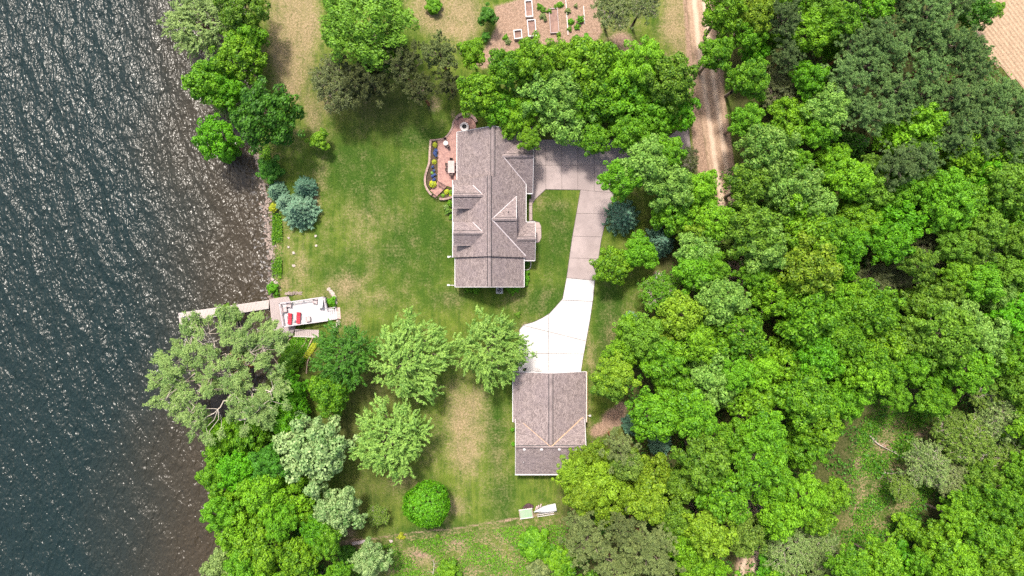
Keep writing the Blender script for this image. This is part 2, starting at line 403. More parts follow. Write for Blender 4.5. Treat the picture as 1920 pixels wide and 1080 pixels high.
# ------------------------------------------------------------------ lake
wx = np.concatenate([-np.geomspace(2500, 95, 14), np.arange(-92, -36, 0.5)]); wy = np.concatenate([-np.geomspace(2500, 62, 14), np.arange(-60, 60.1, 0.5), np.geomspace(62, 2500, 14)])
WX, WY = np.meshgrid(wx, wy)
def wave(x, y):
    c, s = math.cos(math.radians(30)), math.sin(math.radians(30)); u = x*c+y*s; v = -x*s+y*c
    near = (np.abs(x) < 100) & (np.abs(y) < 62)
    h = 0.07*np.sin(u*1.15+1.3*np.sin(v*0.21)+0.7*np.sin(y*0.13))+0.05*np.sin(u*1.9+2.1*np.sin(v*0.33+1)+x*0.2)+0.03*np.sin(u*3.1-v*0.6+1.5*np.sin(v*.5))
    return np.where(near, h, 0)
WZ = WATER_Z+wave(WX, WY)*np.clip((shore_x(WY)-WX)/6, 0.15, 1)
wi = np.arange(WX.size).reshape(WX.shape)
WF = np.stack([wi[:-1,:-1], wi[:-1,1:], wi[1:,1:], wi[1:,:-1]], -1).reshape(-1, 4)
wm = np_mesh('lake', np.stack([WX, WY, WZ], -1).reshape(-1, 3), WF)
wm.polygons.foreach_set('use_smooth', np.ones(len(WF), bool))
dep = shore_x(WY)-WX
at = wm.color_attributes.new('dep', 'FLOAT_COLOR', 'POINT'); c = np.ones((WX.size, 4), np.float32)
c[:, 0] = np.clip(dep/34, 0, 1).ravel()
fx, fy, _ = P(488, 470)
c[:, 1] = np.clip(1.15-np.abs(dep-1.0)/2.2, 0, 1).ravel()*np.exp(-((WY-fy)/12)**2).ravel()
c[:, 2] = (0.5+0.5*np.tanh((WY+8)/22)).ravel()
at.data.foreach_set('color', c.ravel())
m = NT('lake_water'); p = m.pos()
sc = m.n('ShaderNodeSeparateColor'); m.l(m.attr('dep').outputs['Color'], sc.inputs[0])
nb = m.noise(p, 0.07, 3)
col = m.mix(m.step(m.math('ADD', sc.outputs[0], m.math('MULTIPLY', m.math('SUBTRACT', nb, 0.5), 0.35)), 0.0, 0.75), (0.044,0.034,0.021), (0.009,0.019,0.018))
ca = m.mapping(p, (1.0, 0.34, 1), (0, 0, math.radians(-33)))
w1 = m.noise(ca, 0.42, 1, 0.4, 0.35); w2 = m.noise(m.mapping(p, (1, .5, 1), (0, 0, math.radians(-38))), 1.15, 1, 0.5, 0.4); w3 = m.noise(m.mapping(p, (1, .6, 1), (0, 0, math.radians(-20))), 2.4, 1, 0.5, 0.3)
h = m.math('ADD', m.math('ADD', m.math('MULTIPLY', w1, 0.44), m.math('MULTIPLY', m.noise(m.mapping(p, (1, .7, 1), (0, 0, math.radians(-30))), 4.6, 1, 0.5, 0.2), 0.05)), m.math('ADD', m.math('MULTIPLY', w2, 0.36), m.math('MULTIPLY', w3, 0.185)))
nrm = m.bump(h, 1.0, 1.12)
foamn = m.noise(p, 1.6, 5, 0.7)
foam = m.math('MULTIPLY', sc.outputs[1], m.step(foamn, 0.54, 0.70))
col = m.mix(m.math('MULTIPLY', foam, 0.55), col, (0.50,0.50,0.52))
b = m.bsdf(col, m.math('ADD', 0.225, m.math('MULTIPLY', foam, 0.4)), nrm, spec=0.5)
b.inputs['IOR'].default_value = 1.33
wm.materials.append(m.m)
tag(link(bpy.data.objects.new('lake', wm)), kind='structure', label='wind rippled lake, brown in the shallows and dark teal further out')
# ------------------------------------------------------------------ road
def ribbon(pts, widths, z, nu, uvscale=1.0):
    mb = MB(); V = []; dist = 0
    for i, (a, w) in enumerate(zip(pts, widths)):
        t = Vector(pts[min(i+1, len(pts)-1)])-Vector(pts[max(i-1, 0)]); t.normalize(); n = Vector((-t.y, t.x))
        if i: dist += (Vector(pts[i])-Vector(pts[i-1])).length
        V.append([((a[0]+n.x*w*(u/nu-.5), a[1]+n.y*w*(u/nu-.5), z), (u/nu, dist)) for u in range(nu+1)])
    for i in range(len(V)-1):
        for u in range(nu):
            q = [V[i+1][u], V[i+1][u+1], V[i][u+1], V[i][u]]
            mb.poly([x[0] for x in q][::-1], [x[1] for x in q][::-1])
    return mb
rp = [(1310,-300),(1310,-60),(1312,0),(1320,80),(1330,160),(1342,240),(1352,310),(1362,370),(1372,430),(1378,500),(1385,580),(1392,700),(1405,800),(1412,900),(1412,960),(1408,1040),(1400,1120),(1390,1500)]
def smooth(pts, k=4):
    out = []
    for i in range(len(pts)-1):
        p0, p1, p2, p3 = [Vector(pts[j]) for j in (max(i-1,0), i, i+1, min(i+2, len(pts)-1))]
        for q in range(k):
            t = q/k; out.append(tuple(0.5*((2*p1)+(-p0+p2)*t+(2*p0-5*p1+4*p2-p3)*t*t+(-p0+3*p1-3*p2+p3)*t**3)))
    out.append(tuple(pts[-1])); return out
rpm = smooth([P(a, b)[:2] for a, b in rp])
mb = ribbon(rpm, [4.3]*len(rpm), 0.05, 8)
m = NT('road_dirt'); uv = m.n('ShaderNodeUVMap').outputs[0]; p = m.pos()
sx = m.n('ShaderNodeSeparateXYZ'); m.l(uv, sx.inputs[0]); u = sx.outputs[0]
wob = m.math('MULTIPLY', m.math('SUBTRACT', m.noise(p, 0.5, 3), 0.5), 0.10)
u2 = m.math('ADD', u, wob)
rut = lambda c, w: m.math('SUBTRACT', 1.0, m.step(m.math('ABSOLUTE', m.math('SUBTRACT', u2, c)), 0.02, w))
ruts = m.math('MAXIMUM', rut(0.30, 0.14), rut(0.68, 0.14))
nf = m.noise(p, 4, 5, 0.7); nm_ = m.noise(p, 0.8, 4)
base = m.mix(m.step(nf, 0.3, 0.7), (0.27,0.18,0.125), (0.43,0.305,0.215))
col = m.mix(m.math('MULTIPLY', ruts, 0.7), base, (0.60,0.46,0.35))
edge = m.step(m.math('ADD', m.math('ABSOLUTE', m.math('SUBTRACT', u, 0.5)), m.math('MULTIPLY', m.math('SUBTRACT', nm_, 0.5), 0.3)), 0.40, 0.52)
col = m.mix(m.math('MULTIPLY', edge, 0.75), col, (0.16,0.12,0.07))
m.bsdf(col, 0.95, m.bump(m.math('ADD', nf, m.math('MULTIPLY', ruts, -0.8)), 0.6, 0.06), spec=0.1)
tag(mb.build('dirt_road', m.m), kind='structure', label='pale dirt road with two wheel ruts running past the woods')
# ploughed field with real furrows
mb = MB(); ang = math.radians(-52); dx, dy = math.cos(ang), math.sin(ang); fc = P(1900, 60)
for i in range(-40, 75):
    w = 0.62; off = i*w; ox, oy = -dy*off, dx*off
    L0, L1 = -45, 75
    q = lambda s, l, z: (fc[0]+ox-dy*s+dx*l, fc[1]+oy+dx*s+dy*l, z)
    for s0, z0, s1, z1 in ((0, .05, .2, .17), (.2, .17, .42, .17), (.42, .17, .62, .05)):
        poly = [q(s0,L0,z0), q(s0,L1,z0), q(s1,L1,z1), q(s1,L0,z1)]
        fp = PX([(1822,40),(1850,-60),(2300,-60),(2300,330),(2000,200),(1925,170),(1870,125),(1830,85)])
        # clip the strip lengthwise by the field outline
        ls = np.linspace(L0, L1, 241); cx = fc[0]+ox-dy*.3+dx*ls; cy = fc[1]+oy+dx*.3+dy*ls
        ins = inpoly(cx, cy, fp)
        if not ins.any(): continue
        la, lb = ls[ins][0], ls[ins][-1]
        mb.poly([q(s0,la,z0), q(s0,lb,z0), q(s1,lb,z1), q(s1,la,z1)][::-1])
m = NT('ploughed_soil'); p = m.pos(); nf = m.noise(p, 3.5, 5, 0.7)
m.bsdf(m.mix(m.step(nf, .3, .7), (0.29,0.205,0.135), (0.46,0.335,0.225)), 0.95, m.bump(nf, 0.5, 0.08), spec=0.1)
tag(mb.build('ploughed_field', m.m), kind='structure', label='tan ploughed field with straight furrows beyond the pines')

# ------------------------------------------------------------------ concrete
def concrete(name, light, dark, stain):
    m = NT(name); p = m.pos(); a = m.noise(p, 0.22, 4, 0.6); f = m.noise(p, 5, 5, 0.7); b_ = m.noise(p, 1.1, 4, 0.6)
    oi = m.n('ShaderNodeObjectInfo').outputs['Random']
    col = m.mix(m.step(a, 0.35, 0.65), dark, light)
    col = m.mix(m.math('MULTIPLY', m.step(b_, 0.5, 0.72), 0.35), col, stain)
    col = m.mix(0.22, col, m.mix(m.step(f, 0.3, 0.7), dark, light))
    col = m.mix(m.math('MULTIPLY', oi, 0.10), col, stain)
    m.bsdf(col, 0.85, m.bump(f, 0.25, 0.006), spec=0.25); return m.m
OLDC = concrete('concrete_old', (0.37,0.305,0.290), (0.275,0.225,0.215), (0.18,0.145,0.14))
NEWC = concrete('concrete_new', (0.53,0.51,0.50), (0.455,0.435,0.43), (0.36,0.335,0.32))
JOINT = simple('joint_dark', (0.10,0.085,0.075), (0.06,0.05,0.045), 3)
def slab_set(root, polypx, cuts, mat, zt=0.10, gap=0.022):
    polys = [ccw(PX(polypx))]
    for a, b in cuts:
        a, b = P(*a)[:2], P(*b)[:2]; nxt = []
        for q in polys:
            for kp in (1, -1):
                r = clip(q, a, b, kp)
                if len(r) > 2 and abs(area2(r)) > 0.25: nxt.append(r)
        polys = nxt
    for q in polys:
        q = inset(q, gap)
        if len(q) < 3: continue
        mb = MB(); mb.hexa([(x, y, -0.08) for x, y in q], [(x, y, zt+random.uniform(-.004,.004)) for x, y in q])
        mb.build('concrete_slab', mat, root)
apron = [(996,262),(1060,262),(1160,262),(1245,262),(1276,240),(1290,228),(1297,300),(1300,318),(1262,330),(1215,345),(1168,352),(1151,362),(1088.5,356),(1023,355),(1004,373),(996,373)]
strip = [(1088.5,356),(1151,362),(1143,392),(1134,420),(1127,450),(1121,490),(1115,526),(1062.5,521),(1072,452),(1080,405)]
newp  = [(1062.3,521),(1115,526),(1112,560),(1106,600),(1098,645),(1093,672),(1089,699),(972,699),(972,640),(974,618),(982,609),(1000,604),(1017,596),(1030,588),(1043,574),(1055,560)]
mb = MB()
for pl in (apron, strip, newp):
    q = inset(ccw(PX(pl)), -0.05); mb.hexa([(x, y, -0.12) for x, y in q], [(x, y, 0.045+0.004*(pl is strip)+0.008*(pl is newp)) for x, y in q])
drive = mb.build('driveway', JOINT); tag(drive, kind='structure', label='concrete driveway of square slabs, weathered above and new white below')
slab_set(drive, apron, [((x,200),(x+0.5,420)) for x in (1023,1053,1083,1114,1147,1181,1215,1250)]+[((900,310.5),(1400,309))]+[((1288,200),(1296,340))], OLDC)
slab_set(drive, strip, [((1000,399),(1200,402)), ((1000,441),(1200,446)), ((1000,482),(1200,487))], OLDC)
slab_set(drive, newp, [((981,610),(1096,638.7)), ((1040,562),(1130,566)), ((1028,625),(1028,720)), ((960,662),(1110,664))], NEWC, gap=0.035)
# front walk
walk = [(992,373),(1004,373),(998,382),(998,412),(1004,415),(1011,417),(1014.5,424),(1015,446),(1011,454),(1003,456),(992,456)]
q = inset(ccw(PX(walk)), -0.03); mb = MB(); mb.hexa([(x, y, -0.1) for x, y in q], [(x, y, 0.04) for x, y in q])
wk = mb.build('front_walk', JOINT); tag(wk, kind='structure', label='narrow concrete walk from driveway to the covered front door')
slab_set(wk, walk, [((980,385),(1020,385)),((980,400),(1020,400)),((980,415),(1020,415)),((980,428),(1020,428))], concrete('concrete_walk', (0.40,0.32,0.295), (0.33,0.26,0.24), (0.26,0.19,0.17)))

# ------------------------------------------------------------------ houses
m = NT('roof_shingle'); uv = m.n('ShaderNodeUVMap').outputs[0]
br = m.n('ShaderNodeTexBrick'); m.l(uv, br.inputs['Vector'])
br.inputs['Scale'].default_value = 1.0; br.inputs['Brick Width'].default_value = 0.42; br.inputs['Row Height'].default_value = 0.19
br.inputs['Mortar Size'].default_value = 0.012; br.inputs['Bias'].default_value = -0.05
br.inputs['Color1'].default_value = (0.37,0.30,0.285,1); br.inputs['Color2'].default_value = (0.125,0.098,0.098,1); br.inputs['Mortar'].default_value = (0.10,0.08,0.085,1)
n1 = m.noise(m.pos(), 4.6, 4, 0.8); n2 = m.noise(m.pos(), 0.35, 3)
col = m.mix(m.step(n1, 0.33, 0.67), (0.105,0.083,0.080), (0.375,0.305,0.288))
col = m.mix(0.5, col, br.outputs['Color'])
col = m.mix(m.math('MULTIPLY', m.step(n2, 0.4, 0.65), 0.3), col, (0.21,0.17,0.18))
m.bsdf(col, 0.95, m.bump(m.math('ADD', n1, m.math('MULTIPLY', br.outputs['Fac'], -0.6)), 0.8, 0.035), spec=0.15)
ROOF = m.m
CAP = simple('ridge_cap', (0.30,0.245,0.235), (0.17,0.135,0.132), 6, 0.9)
WHITE = simple('white_trim', (0.66,0.64,0.63), (0.52,0.50,0.50), 3, 0.5, bump=0.1)
TANF = simple('valley_metal', (0.62,0.40,0.24), (0.50,0.32,0.20), 3, 0.6, bump=0.1)
VALW = simple('valley_white', (0.60,0.54,0.54), (0.48,0.42,0.42), 3, 0.6, bump=0.1)
SIDING = NT('siding'); sz = SIDING.n('ShaderNodeSeparateXYZ'); SIDING.l(SIDING.pos(), sz.inputs[0])
wv = SIDING.math('FRACT', SIDING.math('MULTIPLY', sz.outputs[2], 6.0)); SIDING.bsdf(SIDING.mix(SIDING.step(wv, 0.85, 1.0), (0.50,0.45,0.40), (0.28,0.25,0.22)), 0.7, SIDING.bump(wv, 0.6, 0.02)); SIDING = SIDING.m
GLASS = simple('window_glass', (0.03,0.04,0.05), (0.02,0.03,0.04), 1, 0.08, bump=0.0, spec=0.8)
DARK = simple('dark_metal', (0.03,0.03,0.035), (0.02,0.02,0.022), 5, 0.5)
IRON = simple('brown_iron', (0.10,0.055,0.05), (0.06,0.035,0.03), 5, 0.5)
GREYM = simple('grey_metal', (0.42,0.42,0.43), (0.32,0.32,0.33), 5, 0.4, metal=0.4)

def slope(parent, a, b, c, d, name='roof', th=0.14, mat=ROOF):
    """a,b at the eave, c,d at the ridge (a->b along the eave; d above a)"""
    a, b, c, d = map(Vector, (a, b, c, d)); n = (b-a).cross(d-a).normalized()
    if n.z < 0: n = -n
    U = (b-a).normalized(); W = n.cross(U)
    mb = MB(); top = [a, b, c, d]; bot = [x-n*th for x in top]
    uv = [((x-a).dot(U), (x-a).dot(W)) for x in top]
    if area2([(x.x, x.y) for x in top]) < 0: top, uv = top[::-1], uv[::-1]; bot = bot[::-1]
    mb.poly(top, uv); mb.poly(bot[::-1])
    for i in range(4):
        j = (i+1)%4; mb.poly([bot[i], bot[j], top[j], top[i]])
    return mb.build(name, mat, parent)
def line_trim(parent, a, b, name, mat, w=0.10, h=0.10, dz=0.0):
    mb = MB(); mb.bar((a[0],a[1],a[2]+dz), (b[0],b[1],b[2]+dz), w, h); return mb.build(name, mat, parent)
def caps(parent, a, b, sides=(0.8, 0.8), w=0.26):
    """overlapping ridge cap pieces along a-b, both wings"""
    a, b = Vector(a), Vector(b); d = b-a; L = d.length; d.normalize(); pr = Vector((-d.y, d.x, 0)); n = max(2, int(L/0.42)); mb = MB()
    for i in range(n):
        p0 = a+d*(i*L/n); p1 = a+d*((i+1)*L/n+0.03); z0, z1 = 0.075, 0.10
        for sgn, sl in ((1, sides[0]), (-1, sides[1])):
            e = pr*sgn*w; 
            q0 = p0+e-Vector((0,0,w*sl)); q1 = p1+e-Vector((0,0,w*sl)); up0, up1 = Vector((0,0,z0)), Vector((0,0,z1))
            t = [p0+up0, p1+up1, q1+up1, q0+up0]
            if area2([(x.x,x.y) for x in t]) < 0: t = t[::-1]
            bt = [x-Vector((0,0,0.05)) for x in t]; mb.hexa(bt, t)
    mr = MB()
    for sgn, sl in ((1, sides[0]), (-1, sides[1])):
        e = pr*sgn*(w+.10); t = [a+Vector((0,0,.03)), b+Vector((0,0,.03)), b+e+Vector((0,0,.03-(w+.10)*sl)), a+e+Vector((0,0,.03-(w+.10)*sl))]
        if area2([(x.x,x.y) for x in t]) < 0: t = t[::-1]
        mr.hexa([x-Vector((0,0,.05)) for x in t], t)
    mr.build('dark_ridge_strip', DARK, parent)  # dark strip under the caps, wider so dark lines show along both sides
    return mb.build('ridge_cap', CAP, parent)
def gable_y(root, x0, x1, xr, y0, y1, z0, z1, zr, gut=(True, True), rake=(True, True), wall=True, cap=True, ry0=None):
    """ridge runs along y at xr; eaves at x0 (z0) and x1 (z1)"""
    q0 = y0 if ry0 is None else ry0
    slope(root, (x0,y0,z0), (x0,y1,z0), (xr,y1,zr), (xr,q0,zr)); slope(root, (x1,y1,z1), (x1,y0,z1), (xr,q0,zr), (xr,y1,zr))
    if gut[0]: line_trim(root, (x0-.06,y0,z0-.03), (x0-.06,y1,z0-.03), 'gutter', WHITE)
    if gut[1]: line_trim(root, (x1+.06,y0,z1-.03), (x1+.06,y1,z1-.03), 'gutter', WHITE)
    for r, y, s in ((rake[0], y0, -1), (rake[1], y1, 1)):
        if r:
            line_trim(root, (x0,y+s*.03,z0-.06), (xr,y+s*.03,zr-.06), 'rake_board', WHITE, 0.07, 0.2)
            line_trim(root, (x1,y+s*.03,z1-.06), (xr,y+s*.03,zr-.06), 'rake_board', WHITE, 0.07, 0.2)
    if cap: caps(root, (xr,q0+(.25 if ry0 else 0),zr), (xr,y1,zr), ((zr-z0)/(xr-x0), (zr-z1)/(x1-xr)))
    if wall:
        i = 0.45; mb = MB(); s0 = (zr-z0)/(xr-x0); s1 = (zr-z1)/(x1-xr)
        prof = [(x0+i,-.1),(x1-i,-.1),(x1-i,z1+i*s1-.22),(xr,zr-.22),(x0+i,z0+i*s0-.22)]
        mb.hexa([(x,y0+.35,z) for x,z in prof], [(x,y1-.35,z) for x,z in prof]); mb.build('wall', SIDING, root)
def gable_x(root, y0, y1, yr, x0, x1, z0, z1, zr, gut=(True, True), rake=(True, True), wall=True, cap=True, wx=None):
    slope(root, (x0,y0,z0), (x1,y0,z0), (x1,yr,zr), (x0,yr,zr)); slope(root, (x1,y1,z1), (x0,y1,z1), (x0,yr,zr), (x1,yr,zr))
    if gut[0]: line_trim(root, (x0,y0-.06,z0-.03), (x1,y0-.06,z0-.03), 'gutter', WHITE)
    if gut[1]: line_trim(root, (x0,y1+.06,z1-.03), (x1,y1+.06,z1-.03), 'gutter', WHITE)
    for r, x, s in ((rake[0], x0, -1), (rake[1], x1, 1)):
        if r:
            line_trim(root, (x+s*.03,y0,z0-.06), (x+s*.03,yr,zr-.06), 'rake_board', WHITE, 0.07, 0.2)
            line_trim(root, (x+s*.03,y1,z1-.06), (x+s*.03,yr,zr-.06), 'rake_board', WHITE, 0.07, 0.2)
    if cap: caps(root, (x0,yr,zr), (x1,yr,zr), ((zr-z1)/(y1-yr), (zr-z0)/(yr-y0)))
    if wall:
        i = 0.45; mb = MB(); s0 = (zr-z0)/(yr-y0); s1 = (zr-z1)/(y1-yr); a, b = wx or (x0+.35, x1-.35)
        zb = -.1 if wall is True else wall
        prof = [(y0+i,zb),(y1-i,zb),(y1-i,z1+i*s1-.22),(yr,zr-.22),(y0+i,z0+i*s0-.22)]
        mb.hexa([(b,y,z) for y,z in prof], [(a,y,z) for y,z in prof]); mb.build('wall', SIDING, root)
def window(root, c, axis, w=1.2, h=1.3):
    """axis 'x': faces +-x ; 'y': faces +-y"""
    d = lambda a, b: (0.08, a, b) if axis == 'x' else (a, 0.08, b)
    e = lambda k: (c[0]+k, c[1], c[2]) if axis == 'x' else (c[0], c[1]+k, c[2])
    mb = MB(); mb.box(c, d(w+.16, h+.16)); f = mb.build('window', WHITE, root)
    mb = MB(); dd = d(w, h); mb.box(c, (dd[0]+.02*(axis=='x'), dd[1]+.02*(axis=='y'), dd[2])); mb.build('pane', GLASS, f)

house = empty('house', P(918, 390), 0, 'large house with grey brown shingle roof, two lake side dormers and white trim', 'house')
hx, hy, _ = P(918, 390)
class Shift:   # children are written in world coordinates; move them under the root afterwards
    pass
def settle(root):
    inv = Matrix.Translation(-Vector(root.location))
    for c in root.children_recursive:
        if c.type == 'MESH': c.data.transform(inv)
eastp = lambda x: 3.2+.8*(2.13-x)
westp = lambda x: 3.2+.76*(x+9.13)
# north section, middle section, south section
gable_y(house, -8.47, 2.13, -2.85, 16.67, 24.1, 3.2, 3.2, eastp(-2.85), rake=(False, True))
gable_y(house, -9.13, 2.13, -3.36, 4.72, 16.67, 3.2, 3.2, 7.59, gut=(True, False), rake=(False, False))
line_trim(house, (2.19, 10.2, 3.17), (2.19, 16.1, 3.17), 'gutter', WHITE)
gable_y(house, -8.80, 1.83, -3.35, 0.17, 4.70, 2.85, 2.95, 7.12, rake=(True, False))
# garage wing to the east
gable_x(house, 14.80, 24.95, 19.92, -1.9, 3.22, 2.22, 2.22, 6.05, rake=(False, True), wx=(-1.0, 2.9))
# large east gable and the lower porch gable in front of it
slope(house, (0.65,13.97,4.38), (-3.05,13.97,4.38), (-3.05,10.23,7.3), (0.65,10.23,7.3))
slope(house, (-3.05,4.3,2.67), (0.65,4.3,2.67), (0.65,10.23,7.3), (-3.05,10.23,7.3))
caps(house, (-3.0,10.23,7.3), (0.65,10.23,7.3), (.78,.78))
line_trim(house, (0.68,13.97,4.33), (0.68,10.23,7.24), 'rake_board', WHITE, 0.07, 0.2)
line_trim(house, (0.68,7.55,5.16), (0.68,10.23,7.24), 'rake_board', CAP, 0.07, 0.2)
mb = MB(); mb.hexa([(0.45,13.6,4.3),(0.45,7.5,4.3),(0.45,7.5,4.9),(0.45,10.23,7.1),(0.45,13.6,4.5)], [(0.25,13.6,4.3),(0.25,7.5,4.3),(0.25,7.5,4.9),(0.25,10.23,7.1),(0.25,13.6,4.5)]); mb.build('wall', SIDING, house)
slope(house, (0.655,4.3,2.67), (3.55,4.3,2.67), (3.55,7.47,5.147), (0.655,7.47,5.147))
slope(house, (3.55,10.18,3.03), (-0.5,10.18,3.03), (-0.5,7.47,5.147), (3.55,7.47,5.147))
caps(house, (0.8,7.47,5.147), (3.55,7.47,5.147), (.78,.78))
line_trim(house, (3.58,10.18,2.97), (3.58,7.47,5.09), 'rake_board', WHITE, 0.07, 0.2)
line_trim(house, (3.58,4.3,2.61), (3.58,7.47,5.09), 'rake_board', WHITE, 0.07, 0.2)
line_trim(house, (2.1,10.24,3.0), (3.55,10.24,3.0), 'gutter', WHITE); line_trim(house, (1.95,4.24,2.64), (3.55,4.24,2.64), 'gutter', WHITE)
mb = MB(); mb.box((1.9, 7.3, 1.3), (2.2, 5.0, 2.7)); mb.build('wall', SIDING, house)
for y in (4.7, 9.8):
    mb = MB(); mb.cyl((3.25,y,0), (3.25,y,2.9), 0.11, 0.11, 10); mb.build('porch_column', WHITE, house)
mb = MB(); mb.box((2.32, 7.2, 1.05), (0.08, 1.0, 2.1)); dr = mb.build('door', IRON, house)
mb = MB(); mb.box((3.03, 7.25, 1.3), (0.06, 1.1, 2.3)); mb.build('front_door', IRON, house)
# valley flashing
def vflash(a, b, mat, w=0.15): line_trim(house, a, b, 'valley_flashing', mat, w, 0.05, 0.045)
vflash((-1.43,19.92,6.05), (2.13,16.12,3.2), VALW, 0.10)
vflash((-3.0,10.23,7.3), (2.13,4.97,3.2), VALW); vflash((-3.0,10.23,7.3), (0.65,13.97,4.38), VALW, 0.10)
# the two dormers
for yr in (13.86, 8.25):
    gable_x(house, yr-1.78, yr+1.70, yr, -8.78, -4.3, 5.62, 5.65, 6.9, gut=(False, False), rake=(True, False), wall=3.3, wx=(-8.5, -5.0))
    vflash((-4.27,yr,6.9), (-5.92,yr+1.68,5.66), VALW, 0.10)
    line_trim(house, (-8.78,yr-1.8,5.6), (-6.0,yr-1.8,5.6), 'gutter', CAP, .08, .08)
    window(house, (-8.55, yr, 5.2), 'x', 1.1, 1.0)
# pipes, vents and downspouts
for px, py, z in ((953.1,397.6,6.5),(931.9,463.3,6.6),(917,352,7.3)):
    x, y, _ = P(px, py, z); mb = MB(); mb.cyl((x,y,z-1.2), (x,y,z+.35), .07, .07, 8); mb.cyl((x,y,z-.28), (x,y,z-.12), .16, .1, 8); mb.build('vent_pipe', DARK, house)
for a, b in (((848,481.5),(842.5,481.5)), ((853,535),(842,534.5))):
    p0 = P(*a, .2); p1 = P(*b, .1); mb = MB(); mb.bar(p0, p1, .09, .08); mb.box((p1[0]-.12, p1[1], .08), (.36,.26,.08)); mb.box((p0[0],p0[1],1.5), (.09,.09,2.8)); mb.build('downspout', WHITE, house)
mb = MB(); mb.bar((3.15,14.72,2.2), (2.2,14.72,2.2), .12, .1); mb.build('gutter', WHITE, house)
for y in (16.6, 20.4):
    mb = MB(); mb.box((2.93, y+.2, 1.15), (0.07, 2.9, 2.2)); gd = mb.build('garage_door', WHITE, house)
    for k in range(4):
        mb = MB(); mb.box((2.96, y+.2, 0.32+k*.54), (.05, 2.75, .46)); mb.build('panel', WHITE, gd)
for y in (1.4, 3.4, 6.2, 11.0, 15.6): window(house, (-8.7 if y > 4.7 else -8.37, y, 1.6), 'x', 1.3, 1.4)
for y in (18.0, 20.5, 22.8): window(house, (-8.04, y, 1.4), 'x', 1.5, 1.9)
for x in (-6.4, -3.4, -0.6): window(house, (x, 0.50, 1.7), 'y', 1.2, 1.3)
for y in (11.4, 12.8): window(house, (1.7, y, 1.6), 'x', 0.9, 1.3)
settle(house)

gar = empty('garage', P(1033, 790), 0, 'detached garage with cross gabled shingle roof at the end of the white driveway', 'garage')
gable_y(gar, 0.17, 11.5, 5.92, -20.8, -12.99, 2.9, 2.9, 5.0, rake=(False, True), ry0=-24.1)
sl = .444
slope(gar, (5.92,-20.8,5.0-sl*3.37), (0.58,-20.8,5.0-sl*3.37), (0.58,-24.17,5.0), (5.92,-24.17,5.0))
slope(gar, (11.23,-19.9,5.0-sl*4.27), (5.93,-19.9,5.0-sl*4.27), (5.93,-24.17,5.0), (11.23,-24.17,5.0))
slope(gar, (0.50,-28.9,2.9), (11.25,-28.9,2.9), (11.25,-24.17,5.0), (0.50,-24.17,5.0))
caps(gar, (0.55,-24.17,5.0), (11.23,-24.17,5.0), (sl, sl), 0.14)
line_trim(gar, (0.45,-28.96,2.87), (11.3,-28.96,2.87), 'gutter', WHITE, .16)
for x in (0.52, 11.26):
    line_trim(gar, (x,-28.9,2.84), (x,-24.17,4.94), 'rake_board', WHITE, .07, .2); line_trim(gar, (x,-20.3,3.2), (x,-24.17,4.94), 'rake_board', WHITE, .07, .2)
prof = [(-28.45,-.1),(-20.9,-.1),(-20.9,3.3),(-24.17,4.78),(-28.45,2.85)]
mb = MB(); mb.hexa([(10.8,y,z) for y,z in prof], [(0.95,y,z) for y,z in prof]); mb.build('wall', SIDING, gar)
line_trim(gar, (1.75,-20.85,3.5), (5.85,-24.1,5.0), 'valley_flashing', TANF, .06, .05, .04); line_trim(gar, (10.95,-20.0,3.15), (6.0,-24.1,5.0), 'valley_flashing', TANF, .12, .05, .04)
line_trim(gar, (11.62,-20.8,2.93), (11.62,-12.99,2.93), 'gutter', TANF, .08, .06)
for px in (983, 1015.3, 1048.5, 1080):
    x, y, _ = P(px, 842.3, 4.7); mb = MB(); mb.box((x, y, 4.87), (.34,.26,.16), rx=-.38); mb.build('roof_vent', WHITE, gar)
x, y, _ = P(981.5, 865.5, 3.9); mb = MB(); mb.cyl((x,y,3.5), (x,y,4.25), .05, .05, 8); mb.build('vent_pipe', WHITE, gar)
p0 = P(1099, 779.5, .5); mb = MB(); mb.bar((p0[0]-.1,p0[1],.5), (p0[0]+.5,p0[1],.45), .1, .08); mb.box((p0[0]+.62,p0[1],.42), (.34,.3,.1)); mb.build('downspout', WHITE, gar)
for k in range(3):
    mb = MB(); mb.box((2.4+k*3.45, -13.32, 1.2), (2.9,.08,2.3)); gd = mb.build('garage_door', WHITE, gar)
    for j in range(4):
        mb = MB(); mb.box((2.4+k*3.45, -13.28, .35+j*.56), (2.75,.05,.48)); mb.build('panel', WHITE, gd)
window(gar, (3.2,-28.47,1.6), 'y'); window(gar, (8.4,-28.47,1.6), 'y'); window(gar, (11.07,-17,1.6), 'x')
settle(gar)
# small vent box left of the garage door on the slab
x, y, z = P(984, 692.5, .3); mb = MB(); mb.box((x,y,.22), (.55,.36,.3)); o = mb.build('drain_box', DARK); tag(o, 'small dark drain box on white concrete beside the garage corner', 'drain box')
mb = MB(); mb.box((x-.1,y-.03,.38), (.2,.2,.04)); mb.build('lid', LEAF['lime'], o)

